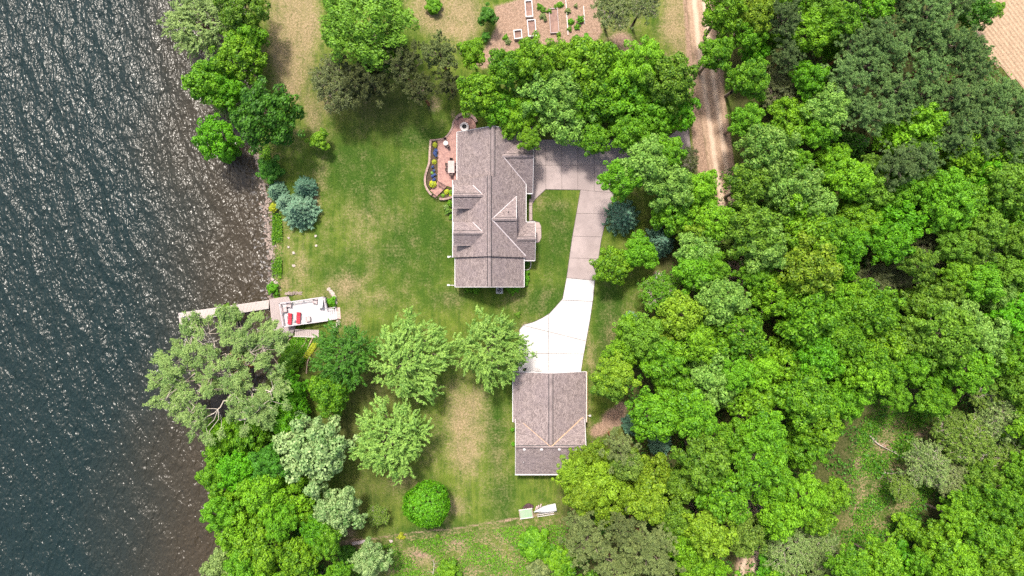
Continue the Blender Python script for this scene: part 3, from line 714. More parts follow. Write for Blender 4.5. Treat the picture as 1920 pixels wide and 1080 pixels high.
# ------------------------------------------------------------------ patio
pav = NT('patio_pavers'); br = pav.n('ShaderNodeTexBrick'); pav.l(pav.mapping(pav.pos(), (1,1,1), (0,0,math.radians(45))), br.inputs['Vector'])
br.inputs['Scale'].default_value = 1; br.inputs['Brick Width'].default_value = 0.26; br.inputs['Row Height'].default_value = 0.15; br.inputs['Mortar Size'].default_value = 0.010
br.inputs['Color1'].default_value = (0.46,0.26,0.215,1); br.inputs['Color2'].default_value = (0.26,0.145,0.135,1); br.inputs['Mortar'].default_value = (0.17,0.11,0.10,1)
pn = pav.noise(pav.pos(), 2.5, 4, .7); pn2 = pav.noise(pav.pos(), .4, 3)
pc = pav.mix(pav.step(pn, .35, .65), (0.25,0.145,0.13), (0.47,0.285,0.24))
pav.bsdf(pav.mix(.5, pc, br.outputs['Color']), .9, pav.bump(br.outputs['Fac'], -.4, .01), spec=.15); PAVER = pav.m
BLOCK = simple('wall_block', (0.42,0.30,0.255), (0.25,0.17,0.15), 2.5, 0.9)
MULCH = simple('bed_mulch', (0.10,0.07,0.045), (0.045,0.035,0.022), 4, 1.0)
pat = [(862,340),(862,224),(866,219),(874,217),(885,220),(893,229),(896,240),(900,262),(900,345),(858,352),(850,352),(838,349),(816,366),(806,358),(820,340),(820,264),(822,262.5),(833,260),(842,251),(847,241),(850,231),(854,224),(860,220)]
pat = [(860,220),(866,217.5),(874,217),(884,220),(891,228),(893,240),(893,352),(850,352),(838,349),(818,367),(806.5,357.5),(820.5,341),(820.5,263),(832,260.5),(841,252),(847,241),(850,231),(854,224)]
q = ccw(PX(pat)); mb = MB(); mb.hexa([(x,y,-.1) for x,y in q], [(x,y,.08) for x,y in q])
tag(mb.build('patio', PAVER), kind='structure', label='red brown paver patio between lake lawn and house')
def block_wall(name, pts, label, w=.32, h=.5, z0=0.0, group=None):
    pts = smooth([P(a, b)[:2] for a, b in pts], 6); root = empty(name, (*pts[len(pts)//2], 0), 0, label, 'retaining wall', group)
    cum = [0]
    for i in range(1, len(pts)): cum.append(cum[-1]+(Vector(pts[i])-Vector(pts[i-1])).length)
    n = int(cum[-1]/.42); mb = MB(); mc = MB()
    for i in range(n):
        s = (i+.5)*cum[-1]/n; x = np.interp(s, cum, [p[0] for p in pts]); y = np.interp(s, cum, [p[1] for p in pts])
        x2 = np.interp(s+.05, cum, [p[0] for p in pts]); y2 = np.interp(s+.05, cum, [p[1] for p in pts])
        x1 = np.interp(s-.05, cum, [p[0] for p in pts]); y1 = np.interp(s-.05, cum, [p[1] for p in pts]); a = math.atan2(y2-y1, x2-x1)
        for k in range(3): mb.box((x, y, z0+h*(k+.5)/3.4), (cum[-1]/n*.97, w*.85+random.uniform(-.02,.02), h/3.5), a)
        mc.box((x, y, z0+h*.96+random.uniform(-.006,.006)), (cum[-1]/n*.96, w, .07), a)
    o = mb.build('block', BLOCK, root); o['kind'] = 'stuff'; o = mc.build('cap_stone', BLOCK, root); o['kind'] = 'stuff'; settle(root)
block_wall('retaining_wall', [(808,264),(806.5,285),(805.5,305),(801,320),(797.5,335),(799,350),(806,362),(810,366)], 'curving block wall along the lake side of the patio flower bed', h=.55)
block_wall('retaining_wall', [(824,373.5),(833,374),(842,372),(850,369)], 'short block wall between lower patio steps and the house', h=.55)
block_wall('retaining_wall', [(806,263.5),(822,262),(833,259.5),(842,250.5),(848,240),(850,230),(853,224)], 'low block edge of the patio between flower bed and fire pit', w=.26, h=.16)
block_wall('seat_wall', [(855,224),(860,218.5),(868,215),(878,216),(888,221),(894,230)], 'curved block seat wall behind the round fire pit', w=.42, h=.55)
for nm, pl, lb in (('flower_bed', [(808.5,266),(819.5,266),(819.5,340),(807,355),(802,350),(800,335),(804,320),(808,304)], 'west'), ('flower_bed', [(838,352),(850,353),(850,368),(834,372),(823,371)], 's')):
    q = ccw(PX(pl)); mb = MB(); mb.hexa([(x,y,-.1) for x,y in q], [(x,y,.3 if lb == 'west' else .25) for x,y in q])
    tag(mb.build(nm, MULCH), kind='structure', label='mulched bed behind the long curving wall' if lb == 'west' else 'small mulched bed beside patio steps')
# patio steps with railings
st = empty('patio_steps', P(826, 357), 0, 'brick steps with dark iron railings down from the patio corner', 'steps')
for k in range(4):
    c = P(826-k*3.4, 357+k*3.0); mb = MB(); mb.box((c[0]+.3, c[1]+.2, .05+.11*(3-k)/1.0*.6), (.5, 1.35, .16), math.radians(-45)); mb.build('step', PAVER, st)
def railing(a, b, parent, name='railing', h=.95, mat=IRON, posts=4):
    a, b = Vector(a), Vector(b); mb = MB(); mb.bar(a+Vector((0,0,h)), b+Vector((0,0,h)), .06, .05); mb.bar(a+Vector((0,0,.15)), b+Vector((0,0,.15)), .04, .04)
    n = int((b-a).length/.14)
    for i in range(n+1): q = a.lerp(b, i/n); mb.bar(q+Vector((0,0,.1)), q+Vector((0,0,h)), .02)
    for i in range(posts): q = a.lerp(b, i/(posts-1)); mb.bar(q, q+Vector((0,0,h+.04)), .06)
    return mb.build(name, mat, parent)
railing(P(822.5,341,.1), P(838,350.5,.1), st); railing(P(822,347.5,.1), P(833,354.5,.1), st, h=.8)
railing(P(811,363.5,.05), P(823.5,371,.05), st); railing(P(809,367,.05), P(820.5,374,.05), st, h=.8); settle(st)

STONEW = simple('pale_stone', (0.66,0.61,0.59), (0.52,0.47,0.455), 4, .9)
fp = empty('fire_pit', P(871,238.7), 0, 'round stone fire pit on the upper patio', 'fire pit')
for k in range(16):
    a = 2*math.pi*k/16; mb = MB(); b0 = []; 
    pts = [(r*math.cos(a+da), r*math.sin(a+da)) for r, da in ((.36,-.19),(.72,-.19),(.72,.19),(.36,.19))]
    mb.hexa([(x,y,.08) for x,y in pts], [(x,y,.55) for x,y in pts]); mb.build('stone', STONEW, fp)
mb = MB(); mb.cyl((0,0,.1), (0,0,.3), .355, .355, 20); mb.build('ash_bowl', DARK, fp)
mb = MB()
for k in range(5): a = k*1.3; mb.bar((.25*math.cos(a),.25*math.sin(a),.33), (-.2*math.cos(a),-.2*math.sin(a),.4), .07)
mb.build('charred_logs', DARK, fp)

WOODP = simple('pink_teak', (0.56,0.42,0.40), (0.44,0.32,0.30), 3, .7)
def chair(name, loc, rz, label, cat='chair', mat=IRON, seatm=None, w=.5, d=.5, group=None):
    r = empty(name, loc, rz, label, cat, group); seatm = seatm or mat
    mb = MB(); mb.box((0,0,.43), (w,d,.06)); mb.build('seat', seatm, r, .015)
    mb = MB(); mb.box((0,-d/2+.02,.72), (w,.05,.5), rx=.12); mb.build('backrest', seatm, r, .015)
    for sx_ in (-1,1):
        for sy_ in (-1,1):
            mb = MB(); mb.bar((sx_*(w/2-.03),sy_*(d/2-.03),0), (sx_*(w/2-.03),sy_*(d/2-.03),.42), .035); mb.build('leg', mat, r)
        mb = MB(); mb.bar((sx_*(w/2),-d/2,.64), (sx_*(w/2),d/2-.04,.64), .05, .03); mb.bar((sx_*(w/2),d/2-.06,.42), (sx_*(w/2),d/2-.06,.64), .03); mb.build('armrest', mat, r)
    return r
t = empty('patio_table', P(846.8,314.5), 0, 'long pinkish rectangular dining table on the patio against the house', 'table')
mb = MB(); mb.box((0,0,.76), (1.05,1.95,.06)); mb.build('tabletop', WOODP, t, .03)
for k in range(6): mb = MB(); mb.box((0,-.8+k*.32,.795), (1.0,.29,.02)); mb.build('slat', WOODP, t)
for sx_ in (-1,1):
    for sy_ in (-1,1): mb = MB(); mb.bar((sx_*.42,sy_*.85,.08), (sx_*.42,sy_*.85,.74), .07); mb.build('leg', IRON, t)
for dx_, dy_, a, lb in ((-7.6,4.5,-90,'dark chair at the lawn side of patio dining table, nearer fire pit'),(-7.6,-4.5,-90,'dark chair at the lawn side of patio dining table, nearer the steps'),
                        (7.8,4.5,90,'dark chair squeezed between dining table and house, upper one'),(7.8,-4.5,90,'dark chair squeezed between dining table and house, lower one'),
                        (0,13.2,180,'dark chair at the upper end of the patio dining table'),(0,-13.2,0,'dark chair at the lower end of the patio dining table')):
    chair('patio_chair', P(846.8+dx_, 314.5-dy_, .08), math.radians(a), lb, group='chairs round the dining table')
t = empty('bistro_table', P(836.5,270,.08), 0, 'small round pale table near the curved patio edge', 'table')
mb = MB(); mb.cyl((0,0,.70), (0,0,.74), .38, .38, 20); mb.build('tabletop', STONEW, t)
mb = MB(); mb.cyl((0,0,.03), (0,0,.7), .035); mb.cyl((0,0,0), (0,0,.04), .25, .2, 12); mb.build('pedestal', IRON, t)
chair('bistro_chair', P(840.5,275,.08), math.radians(35), 'small dark chair beside the round bistro table', w=.42, d=.42)
chair('bistro_chair', P(835.5,262.8,.08), math.radians(190), 'small dark chair above the round bistro table', w=.42, d=.42)

# AC unit under the south gable
ac = empty('heat_pump', P(936.6,544.2), 0, 'grey heat pump with round fans on a pad below the house gable', 'air conditioner')
mb = MB(); mb.box((0,0,.05), (1.1,1.1,.1)); mb.build('pad', STONEW, ac); mb = MB(); mb.box((0,0,.5), (.92,.9,.82)); mb.build('casing', GREYM, ac, .05)
mb = MB(); mb.cyl((0,0,.91), (0,0,.95), .37, .37, 20); mb.build('fan_grille', DARK, ac)
for x_, y_ in ((-.1,.14),(-.05,-.18),(.2,0)): mb = MB(); mb.cyl((x_,y_,.95), (x_,y_,.97), .07, .07, 10); mb.build('fan_blade', WHITE, ac)
# hose edging loop
mb = MB(); lp = smooth([P(a,b)[:2] for a,b in ((984,506),(990,505.5),(994,502),(995.5,495),(994.5,488))], 5)
for a, b in zip(lp[:-1], lp[1:]): mb.bar((*a,.04), (*b,.04), .10, .1)
tag(mb.build('bed_edging', STONEW), 'thin pale curved edging beside the house corner near the porch', 'edging')

# ------------------------------------------------------------------ dock and decks
def board_mat(name, c, c2):
    m = NT(name); p = m.obj(); f = m.noise(m.mapping(p, (.4, 6, 1)), 4, 4, .7); oi = m.n('ShaderNodeObjectInfo').outputs['Random']
    v = m.attr('v').outputs['Fac']; n2 = m.noise(p, .6, 3)
    col = m.mix(m.math('ADD', m.math('MULTIPLY', m.step(f, .3, .7), .6), m.math('MULTIPLY', n2, .4)), c2, c)
    m.bsdf(col, .75, m.bump(f, .3, .006), spec=.25); return m.m
DOCKM = board_mat('dock_boards', (0.50,0.44,0.41), (0.36,0.31,0.285))
GREYB = board_mat('grey_boards', (0.45,0.38,0.365), (0.31,0.255,0.25))
PALEB = board_mat('pale_boards', (0.60,0.57,0.58), (0.50,0.47,0.485))
RAILM = simple('rail_grey', (0.50,0.46,0.48), (0.38,0.34,0.37), 3, .6)
WOOD = simple('weathered_wood', (0.38,0.30,0.25), (0.24,0.18,0.15), 3, .9)
def boards(parent, poly, z, dirv, mat, w=.15, th=.05, name='board', gap=.012):
    """planks running along dirv across poly (world 2D), each its own object up to 300"""
    d = Vector(dirv).normalized(); n = Vector((-d.y, d.x)); pr = [Vector(p).dot(n) for p in poly]
    lo, hi = min(pr), max(pr); k = int((hi-lo)/w); out = 0; W = (hi-lo)/k
    for i in range(k):
        a = lo+i*W+gap; b = lo+(i+1)*W-gap; pa = n*a; pb = n*b
        q = clip(poly, tuple(pa), tuple(pa+d), 1); q = clip(q, tuple(pb), tuple(pb+d), -1) if len(q) > 2 else q
        if len(q) < 3 or abs(area2(q)) < .01: continue
        q = ccw(q); dz = random.uniform(-.004,.004); mb = MB(); mb.hexa([(x,y,z-th) for x,y in q], [(x,y,z+dz) for x,y in q]); mb.build(name, mat, parent)
PZ = lambda pts, z: [P(a, b, z)[:2] for a, b in pts]
dz_ = -.75
dock = empty('dock', P(430,582,dz_), 0, 'long pale plank dock reaching into the lake beside the shore deck', 'dock')
leg1 = PZ([(353,584.6),(504,563),(504,578.2),(367,599.2),(355,600)], dz_); leg2 = PZ([(334.6,587.3),(353,584.6),(355.2,600),(367,599),(367,614.6),(338.8,618.4)], dz_)
dv = Vector(leg1[1])-Vector(leg1[0])
leg1 = PZ([(353,584.6),(504,563),(504,578.2),(355.2,600)], dz_); boards(dock, ccw(leg1), dz_, (-dv.y, dv.x), DOCKM, .22)
boards(dock, ccw(PZ([(334.6,587.3),(352.8,584.6),(357,616),(338.8,618.4)], dz_)), dz_, dv, DOCKM, .22); boards(dock, ccw(PZ([(355.3,600.2),(367,599),(367,614.6),(357.2,616)], dz_)), dz_, dv, DOCKM, .22)
for a, b in (((334.6,587.3),(504,563)),((367,599.2),(504,578.2)),((338.8,618.4),(367,614.6)),((334.6,587.3),(338.8,618.4))):
    A, B = P(*a, dz_), P(*b, dz_); mb = MB(); mb.bar((A[0],A[1],dz_-.1), (B[0],B[1],dz_-.1), .06, .16); mb.build('side_beam', STONEW, dock)
for px, py in ((336,588.5),(340,617),(366,614),(366,601),(400,579.5),(402,593.5),(440,573.5),(442,587.5),(480,568),(481,581.5)):
    x, y, _ = P(px, py, dz_); mb = MB(); mb.cyl((x,y,-4.2), (x,y,dz_+.12), .05, .05, 8); mb.build('post', GREYM, dock)
settle(dock)
ch = chair('dock_chair', P(350,596,dz_), math.radians(200), 'small pale wooden chair at the far end of the dock', mat=WOOD, seatm=STONEW)

zl = -.55
low = empty('lower_deck', P(520,600,zl), 0, 'lower grey plank platform at the lake edge between dock and upper deck', 'deck')
lp = PZ([(505,561),(562,552.5),(566,560),(566,575),(545,630),(548,629),(528,637),(512.5,618),(509,600)], zl)
lp = PZ([(505,561),(562,552.5),(566,574),(548,629),(528,637),(512.5,618),(509,600)], zl)
dd = Vector(P(505,561,zl)[:2])-Vector(P(509,600,zl)[:2]); boards(low, ccw(lp), zl, dd, GREYB, .17)
for i in range(len(lp)):
    a, b = lp[i], lp[(i+1)%len(lp)]; mb = MB(); mb.bar((*a,zl-.12), (*b,zl-.12), .06, .18); mb.build('side_beam', WOOD, low)
for px, py in ((507,563),(511,600),(528,634),(546,627)):
    x, y, _ = P(px, py, zl); mb = MB(); mb.box((x,y,-1.4), (.12,.12,1.7)); mb.build('post', WOOD, low)
settle(low)
zu = .75
up = empty('upper_deck', P(575,585), 0, 'white railed upper deck with loungers overlooking the lake', 'deck')
A, B, C, D = P(527.6,568.8,zu), P(610.5,556.8,zu), P(617,600.6,zu), P(534.6,612,zu)
uq = [A[:2], B[:2], C[:2], D[:2]]; boards(up, ccw(uq), zu, Vector(B[:2])-Vector(A[:2]), PALEB, .15)
mb = MB()
for a, b in ((A,B),(B,C),(C,D),(D,A)): mb.bar((a[0],a[1],zu-.16), (b[0],b[1],zu-.16), .06, .26)
mb.build('skirt_board', RAILM, up)
def deck_rail(a, b, posts, bal=True):
    a, b = Vector(a), Vector(b); a.z = b.z = zu; mb = MB(); mb.box(tuple((a+b)/2+Vector((0,0,.95))), ((b-a).length+.1,.15,.05), math.atan2((b-a).y,(b-a).x)); mb.build('hand_rail', RAILM, up)
    mb = MB(); mb.bar(a+Vector((0,0,.1)), b+Vector((0,0,.1)), .05); n = int((b-a).length/.16)
    for i in range(n): q = a.lerp(b, (i+.5)/n); mb.bar(q+Vector((0,0,.1)), q+Vector((0,0,.93)), .03)
    mb.build('balusters', RAILM, up)['kind'] = 'stuff'
    for i in range(posts): q = a.lerp(b, i/(posts-1)); mb = MB(); mb.box((q.x,q.y,zu+.45), (.11,.11,1.1)); mb.build('post', RAILM, up)
deck_rail(A, B, 5); deck_rail(D, A, 3); deck_rail(D, C, 5)
Bm = Vector(B).lerp(Vector(C), .48); deck_rail(B, Bm, 3)
# side bench along the short upper-right rail
for px, py in ((529,570),(609,559),(615,598),(536,610)):
    x, y, _ = P(px, py, zu); mb = MB(); mb.box((x,y,-.4), (.14,.14,2.1)); mb.build('leg', RAILM, up)
# steps down to the lawn
sdv = (Vector(B)-Vector(A)).normalized(); cdv = (Vector(C)-Vector(B)).normalized(); s0 = Vector(B).lerp(Vector(C), .74)
for k in range(4):
    c = s0+sdv*(.16+k*.30); mb = MB(); mb.box((c.x,c.y,zu-.14-k*.16), (.29,1.75,.05), math.atan2(sdv.y, sdv.x)); mb.build('tread', PALEB, up)
for s_ in (-.93,.93):
    c = s0+cdv*s_; e = c+sdv*1.32; mb = MB(); mb.bar((c.x,c.y,zu-.02), (e.x,e.y,zu-.62), .06, .2); mb.bar((c.x,c.y,zu+.92), (e.x,e.y,zu+.35), .08, .05); mb.bar((e.x,e.y,0), (e.x,e.y,zu+.35), .09); mb.build('stair_rail', RAILM, up)
settle(up)
q = ccw(PX([(629,577),(637.5,576),(639.5,597.5),(630.5,598.8)])); mb = MB(); mb.hexa([(x,y,-.1) for x,y in q], [(x,y,.07) for x,y in q])
tag(mb.build('stone_landing', simple('pink_stone',(0.52,0.40,0.36),(0.42,0.31,0.28),3,.9), bevel=.01), 'pinkish flat stone slab at the foot of the upper deck steps', 'stone slab')
# side stair down the bank
ss = empty('bank_stairs', G(575,624), 0, 'grey timber stairs running along the bank below the upper deck', 'stairs')
a, b = Vector(P(553,623.5,-.45)), Vector(P(598,625,0.05)); dv = (b-a); n = 13
for k in range(n):
    c = a.lerp(b, (k+.5)/n); mb = MB(); mb.box((c.x, c.y, c.z+.06), (dv.length/n*.86, .95, .06), math.atan2(dv.y, dv.x)); mb.build('tread', GREYB, ss)
for s_ in (-.5,.5):
    nn = Vector((-dv.y, dv.x, 0)).normalized()*s_; mb = MB(); mb.bar(a+nn, b+nn, .07, .2); mb.build('stringer', GREYB, ss)
nn = Vector((-dv.y, dv.x, 0)).normalized()*-.55; mb = MB(); mb.bar(a+nn+Vector((0,0,.9)), b+nn+Vector((0,0,.9)), .10, .05)
for k in range(5): q = (a+nn).lerp(b+nn, k/4); mb.bar(q, q+Vector((0,0,.9)), .08)
mb.build('hand_rail', STONEW, ss); settle(ss)

# deck furniture
RED = simple('red_cushion', (0.62,0.05,0.075), (0.48,0.03,0.05), 5, .8)
def lounger(px, py, label):
    r = empty('lounger', P(px, py, zu), math.radians(-5), label, 'lounger', 'red loungers on the deck')
    mb = MB(); mb.box((0,0,.28), (.62,1.75,.05)); mb.build('frame', DARK, r)
    for k in range(4): mb = MB(); mb.box((0,-.72+k*.31,.35), (.60,.29,.11)); mb.build('cushion', RED, r, .03)
    mb = MB(); mb.box((0,.64,.48), (.60,.58,.11), rx=.42); mb.build('backrest', RED, r, .03)
    for sx_ in (-1,1):
        for y_ in (-.75,.7): mb = MB(); mb.bar((sx_*.28,y_,0), (sx_*.28,y_,.27), .045); mb.build('leg', DARK, r)
        mb = MB(); mb.bar((sx_*.33,-.1,.5), (sx_*.33,.45,.5), .05, .03); mb.build('armrest', DARK, r)
lounger(544.8,597.8,'red cushioned lounger nearest the lake on the white deck'); lounger(561,596,'red cushioned lounger beside it, nearer the middle of the white deck')
GREYC = simple('grey_cushion', (0.50,0.42,0.42), (0.38,0.31,0.31), 5, .9)
def armchair(px, py, a, label):
    r = empty('armchair', P(px, py, zu), math.radians(a), label, 'armchair')
    mb = MB(); mb.box((0,0,.25), (.72,.70,.14)); mb.build('base', DARK, r); mb = MB(); mb.box((0,.05,.39), (.55,.56,.14)); mb.build('seat', GREYC, r, .03)
    mb = MB(); mb.box((0,-.32,.58), (.74,.14,.5), rx=.12); mb.build('backrest', GREYC, r, .03)
    for s_ in (-1,1): mb = MB(); mb.box((s_*.34,.02,.48), (.09,.66,.08)); mb.build('armrest', GREYC, r); 
    for sx_ in (-1,1):
        for sy_ in (-1,1): mb = MB(); mb.bar((sx_*.3,sy_*.3,0), (sx_*.3,sy_*.3,.2), .05); mb.build('leg', DARK, r)
armchair(543.4,572.0,175,'grey armchair by the top rail of the deck near the lake corner'); armchair(535.6,580.5,-80,'grey armchair by the lake side rail, above the red loungers')
armchair(579,598,5,'small grey armchair alone near the lower deck rail'); armchair(592.3,565.2,170,'dark framed armchair beside the white counter on the deck')
r = empty('side_table', P(536.2,572.6,zu), .2, 'low pale side table in the lake corner of the deck', 'table')
mb = MB(); mb.box((0,0,.42), (.6,.6,.05)); mb.build('tabletop', STONEW, r)
for sx_ in (-1,1):
    for sy_ in (-1,1): mb = MB(); mb.bar((sx_*.25,sy_*.25,0), (sx_*.25,sy_*.25,.4), .04); mb.build('leg', STONEW, r)
r = empty('side_table', P(552.8,600.8,zu), .1, 'tiny grey drinks table between the two red loungers', 'table')
mb = MB(); mb.cyl((0,0,.38), (0,0,.41), .2, .2, 14); mb.build('tabletop', GREYM, r); mb = MB(); mb.cyl((0,0,0), (0,0,.38), .03); mb.build('pedestal', GREYM, r)
r = empty('counter', P(603.9,568.5,zu), math.radians(-7.5), 'long white topped counter on the deck beside the stairs rail', 'counter')
mb = MB(); mb.box((0,0,.45), (.62,1.25,.86)); mb.build('cabinet', RAILM, r); mb = MB(); mb.box((0,0,.92), (.76,1.45,.07)); mb.build('countertop', WHITE, r, .02)
for y_ in (-.32,.32): mb = MB(); mb.box((-.32,y_,.45), (.03,.55,.7)); mb.build('door', WHITE, r)

# terraced planting beside the bank stairs
TIMB = simple('edging_timber', (0.50,0.36,0.28), (0.36,0.25,0.19), 3, .9)
for i, (pts, lb) in enumerate((([(545,634),(538,646),(532,655)],'shortest timber terrace edge nearest the lake below the deck'),([(559,633),(555,644),(551,652)],'second timber terrace edge from the lake'),
                               ([(574.5,633),(573,641),(567,650),(559,659),(556,672)],'curved timber terrace edge in the middle of the bank garden'),([(587,633),(581,645),(577,655),(572,664),(567,674)],'timber terrace edge along the lake side of the yellow hostas'),
                               ([(597,634),(592,648),(586,660),(578,676),(575,700)],'timber edge along the lawn side of the yellow hostas'))):
    q = smooth([G(a,b)[:2] for a,b in pts], 4); mb = MB()
    for a, b in zip(q[:-1], q[1:]):
        z0, z1 = float(hgt(*a)), float(hgt(*b)); mb.bar((*a, z0+.12), (*b, z1+.12), .16, .28)
    tag(mb.build('terrace_edge', TIMB), lb, 'timber edging')
# stones
RK = simple('pale_rock', (0.48,0.41,0.36), (0.32,0.26,0.23), 4, .9)
def stone(px, py, r, label, seed, cat='stone', group=None, flat=.6):
    mb = MB(); x, y, z = G(px, py); mb.rock((x,y,z+r*.15), r, seed, flat); tag(mb.build('stone', RK), label, cat, group)
for i, (px, py, r, lb) in enumerate(((512,523.5,.34,'white flat rock at the lake edge above the dock'),(517.5,529.5,.36,'larger white rock just inside the lake edge above the dock'),(541,446,.2,'lone pale stone in the grass just right of the weedy bank'),
        (541,463.5,.24,'pale stone in the grass below the blue spruces, second from bank'),(550.5,474,.28,'pale stone in the mid lawn below the blue spruces'),(551,498.5,.3,'lowest pale stone in the lawn above the dock'),
        (592,442.5,.26,'upper of two white stones in the open lawn'),(593,461,.24,'lower of two white stones in the open lawn'),(733.5,1014.5,.33,'small white stone beside the meadow edge path'))):
    stone(px, py, r, lb, 30+i)
for i, (px, py) in enumerate(((617,542),(620.5,546.5),(624,551),(626.5,556),(628.5,561.5),(629.5,567.5),(634,603),(632.5,608),(629.5,613))):
    stone(px, py, .36, 'pinkish stepping stone %s the deck steps, number %s along the path' % (('above' if i < 6 else 'below'), ['one','two','three','four','five','six','one','two','three'][i]), 60+i, 'stepping stone', 'stepping stones round the deck', .3)
mb = MB(); sh = [(512,562),(505,555),(504,540),(505,505),(503,475),(500,450),(498,430),(496,405),(492,375),(488,345),(481,310),(478,290),(474,250)]
shm = [P(a,b,-1.1)[:2] for a,b in sh]; 
for i in range(420):
    k = random.random()*(len(shm)-1); j = int(k); f = k-j; x = shm[j][0]*(1-f)+shm[j+1][0]*f+random.gauss(.45,.45); y = shm[j][1]*(1-f)+shm[j+1][1]*f
    mb.rock((x, y, float(hgt(x,y))+.04), random.uniform(.09,.26), i)
for i in range(60):
    x, y, _ = P(random.uniform(535,566), random.uniform(548,552)); mb.rock((x,y,-.05), random.uniform(.1,.2), 900+i)
tag(mb.build('shore_riprap', simple('riprap', (0.30,0.235,0.20), (0.13,0.105,0.09), 2, .9)), kind='stuff', label='reddish riprap stones along the waterline')

# ------------------------------------------------------------------ garden
SOIL = simple('bed_soil', (0.30,0.19,0.15), (0.19,0.12,0.10), 3, 1.0)
def raised(name, c, w, l, ang, frame, label, h=.5, t=.1):
    r = empty(name, P(*c), math.radians(ang), label, 'raised bed')
    for s_ in (-1,1):
        mb = MB(); mb.box((s_*(w/2-t/2),0,h/2), (t,l,h)); mb.build('side_board', frame, r)
        mb = MB(); mb.box((0,s_*(l/2-t/2),h/2), (w-2*t-.004,t,h)); mb.build('end_board', frame, r)
    mb = MB(); mb.box((0,0,h*.25), (w-2*t-.01,l-2*t-.01,h*.5)); mb.build('soil', SOIL, r); return r
raised('raised_bed', (991.5,18.3), 1.22, 2.62, 4, WHITE, 'white framed raised bed nearest the top of the photo', .55, .13)
raised('raised_bed', (997,54.5), 1.35, 2.7, 5, WHITE, 'white framed raised bed partly under the leaves, just below the first', .55, .13)
raised('raised_bed', (971,67), 1.3, 1.45, 6, WHITE, 'square white raised bed left of the others under branches', .75, .13)
raised('raised_bed', (1038.5,40), 1.42, 3.95, 4, GREYB, 'weathered wooden raised bed on the bare soil', .35, .1)
for a, b, lb in (((1060,-10),(1065,66),'long pale edging board right of the wooden raised bed'),((1094,12),(1096,45),'short pale edging board at the right edge of the garden')):
    A, B = P(*a), P(*b); mb = MB(); mb.bar((A[0],A[1],.08), (B[0],B[1],.08), .12, .18); tag(mb.build('garden_edging', STONEW), lb, 'edging')
# stuff by the lower path
r = empty('mesh_frame', P(986.3,961.7), math.radians(8), 'wooden framed panel with green mesh lying beside the meadow path', 'frame')
for s_ in (-1,1):
    mb = MB(); mb.box((0,s_*.70,.35), (2.15,.12,.1)); mb.build('rail', STONEW, r); mb = MB(); mb.box((s_*1.03,0,.34), (.12,1.28,.1)); mb.build('side_board', WOOD, r)
    for y_ in (-.6,.6): mb = MB(); mb.box((s_*.98,y_,.14), (.09,.09,.3)); mb.build('leg', WOOD, r)
mb = MB()
mb.box((0,0,.33), (1.93,1.27,.03)); mb.build('green_mesh', simple('green_mesh', (0.20,0.36,0.19), (0.30,0.34,0.27), 9, .9), r)
r = empty('dark_tarp', P(990,949), 0, 'crumpled dark purple tarp behind the green mesh frame', 'tarp')
mb = MB(); q = [(-1,-.35),(1,-.22),(.75,.25),(.2,.5),(-.3,.4)]
mb.hexa([(x,y,0) for x,y in q], [(x*.9,y*.9,.14) for x,y in q]); mb.rock((.1,0,.15), .4, 5, .35); mb.build('sheet', simple('tarp', (0.10,0.05,0.06), (0.05,0.025,0.03), 3, .8), r)
boat = empty('rowing_boat', P(1021,953.5), math.radians(11), 'small white rowing boat on a rack half under the yellowish tree', 'boat')
L_ = 3.6; mb = MB(); sec = []
for i in range(10):
    t_ = i/9; x = -1.75+t_*L_; w = .62*min(1, (t_*1.5)**.75+.02); hgt_ = .42
    sec.append([(x, w*math.sin(a)*1.0, .45+hgt_*max(0,math.cos(a))*(.55+.45*min(1,t_*2))) for a in np.linspace(-math.pi/2, math.pi/2, 9)])
for i in range(9):
    for j in range(8): mb.poly([sec[i][j], sec[i+1][j], sec[i+1][j+1], sec[i][j+1]])
mb.poly([p for p in sec[9]]); o = mb.build('hull', WHITE, boat)
mb = MB(); mb.bar((-1.75,0,.9-.05), (1.7,0,.9), .06, .05); mb.build('keel', GREYM, boat)
for s_ in (-1,1): mb = MB(); mb.bar((-1.0,s_*.45,.42), (1.8,s_*.62,.42), .05, .06); mb.build('gunwale', GREYM, boat)
rk = empty('boat_rack', P(1022,961.5), math.radians(9), 'low grey two railed rack under the white rowing boat', 'rack')
for y_ in (.45,-.05,-.33): mb = MB(); mb.bar((-1.3,y_,.3), (1.4,y_,.3), .09, .09); mb.build('rail', STONEW, rk)
for x_ in (-1.1,1.2): mb = MB(); mb.bar((x_,.5,.22), (x_,-.4,.22), .08); mb.bar((x_,.45,0), (x_,.45,.25), .08); mb.bar((x_,-.35,0), (x_,-.35,.25), .08); mb.build('leg', WOOD, rk)
for i, (px, py) in enumerate(((1005.5,951.5),(1009,949.5),(1013.5,947.5))):
    mb = MB(); x, y, _ = P(px, py); mb.cyl((x-.1,y-.3,.14), (x+.12,y+.28,.16), .11, .10, 9); tag(mb.build('firewood_log', WOODP), 'pinkish split log beside the white boat, %s from its bow' % ['first','second','third'][i], 'log', 'logs beside the boat')
b_ = empty('plank_bench', P(678,1014.5), math.radians(11), 'grey weathered plank bench by the meadow edge', 'bench')
mb = MB(); mb.box((0,0,.45), (2.9,.5,.08)); mb.build('seat', GREYB, b_); 
for x_ in (-1.2,1.2): mb = MB(); mb.box((x_,0,.2), (.14,.4,.4)); mb.build('leg', GREYB, b_)
mb = MB(); mb.box((1.35,-.35,.42), (.14,.45,.1)); mb.build('side_board', GREYB, b_)
sp = empty('stone_heap', P(1233,517), 0, 'heap of grey stones with white pipe under the trees east of the driveway', 'stone heap')
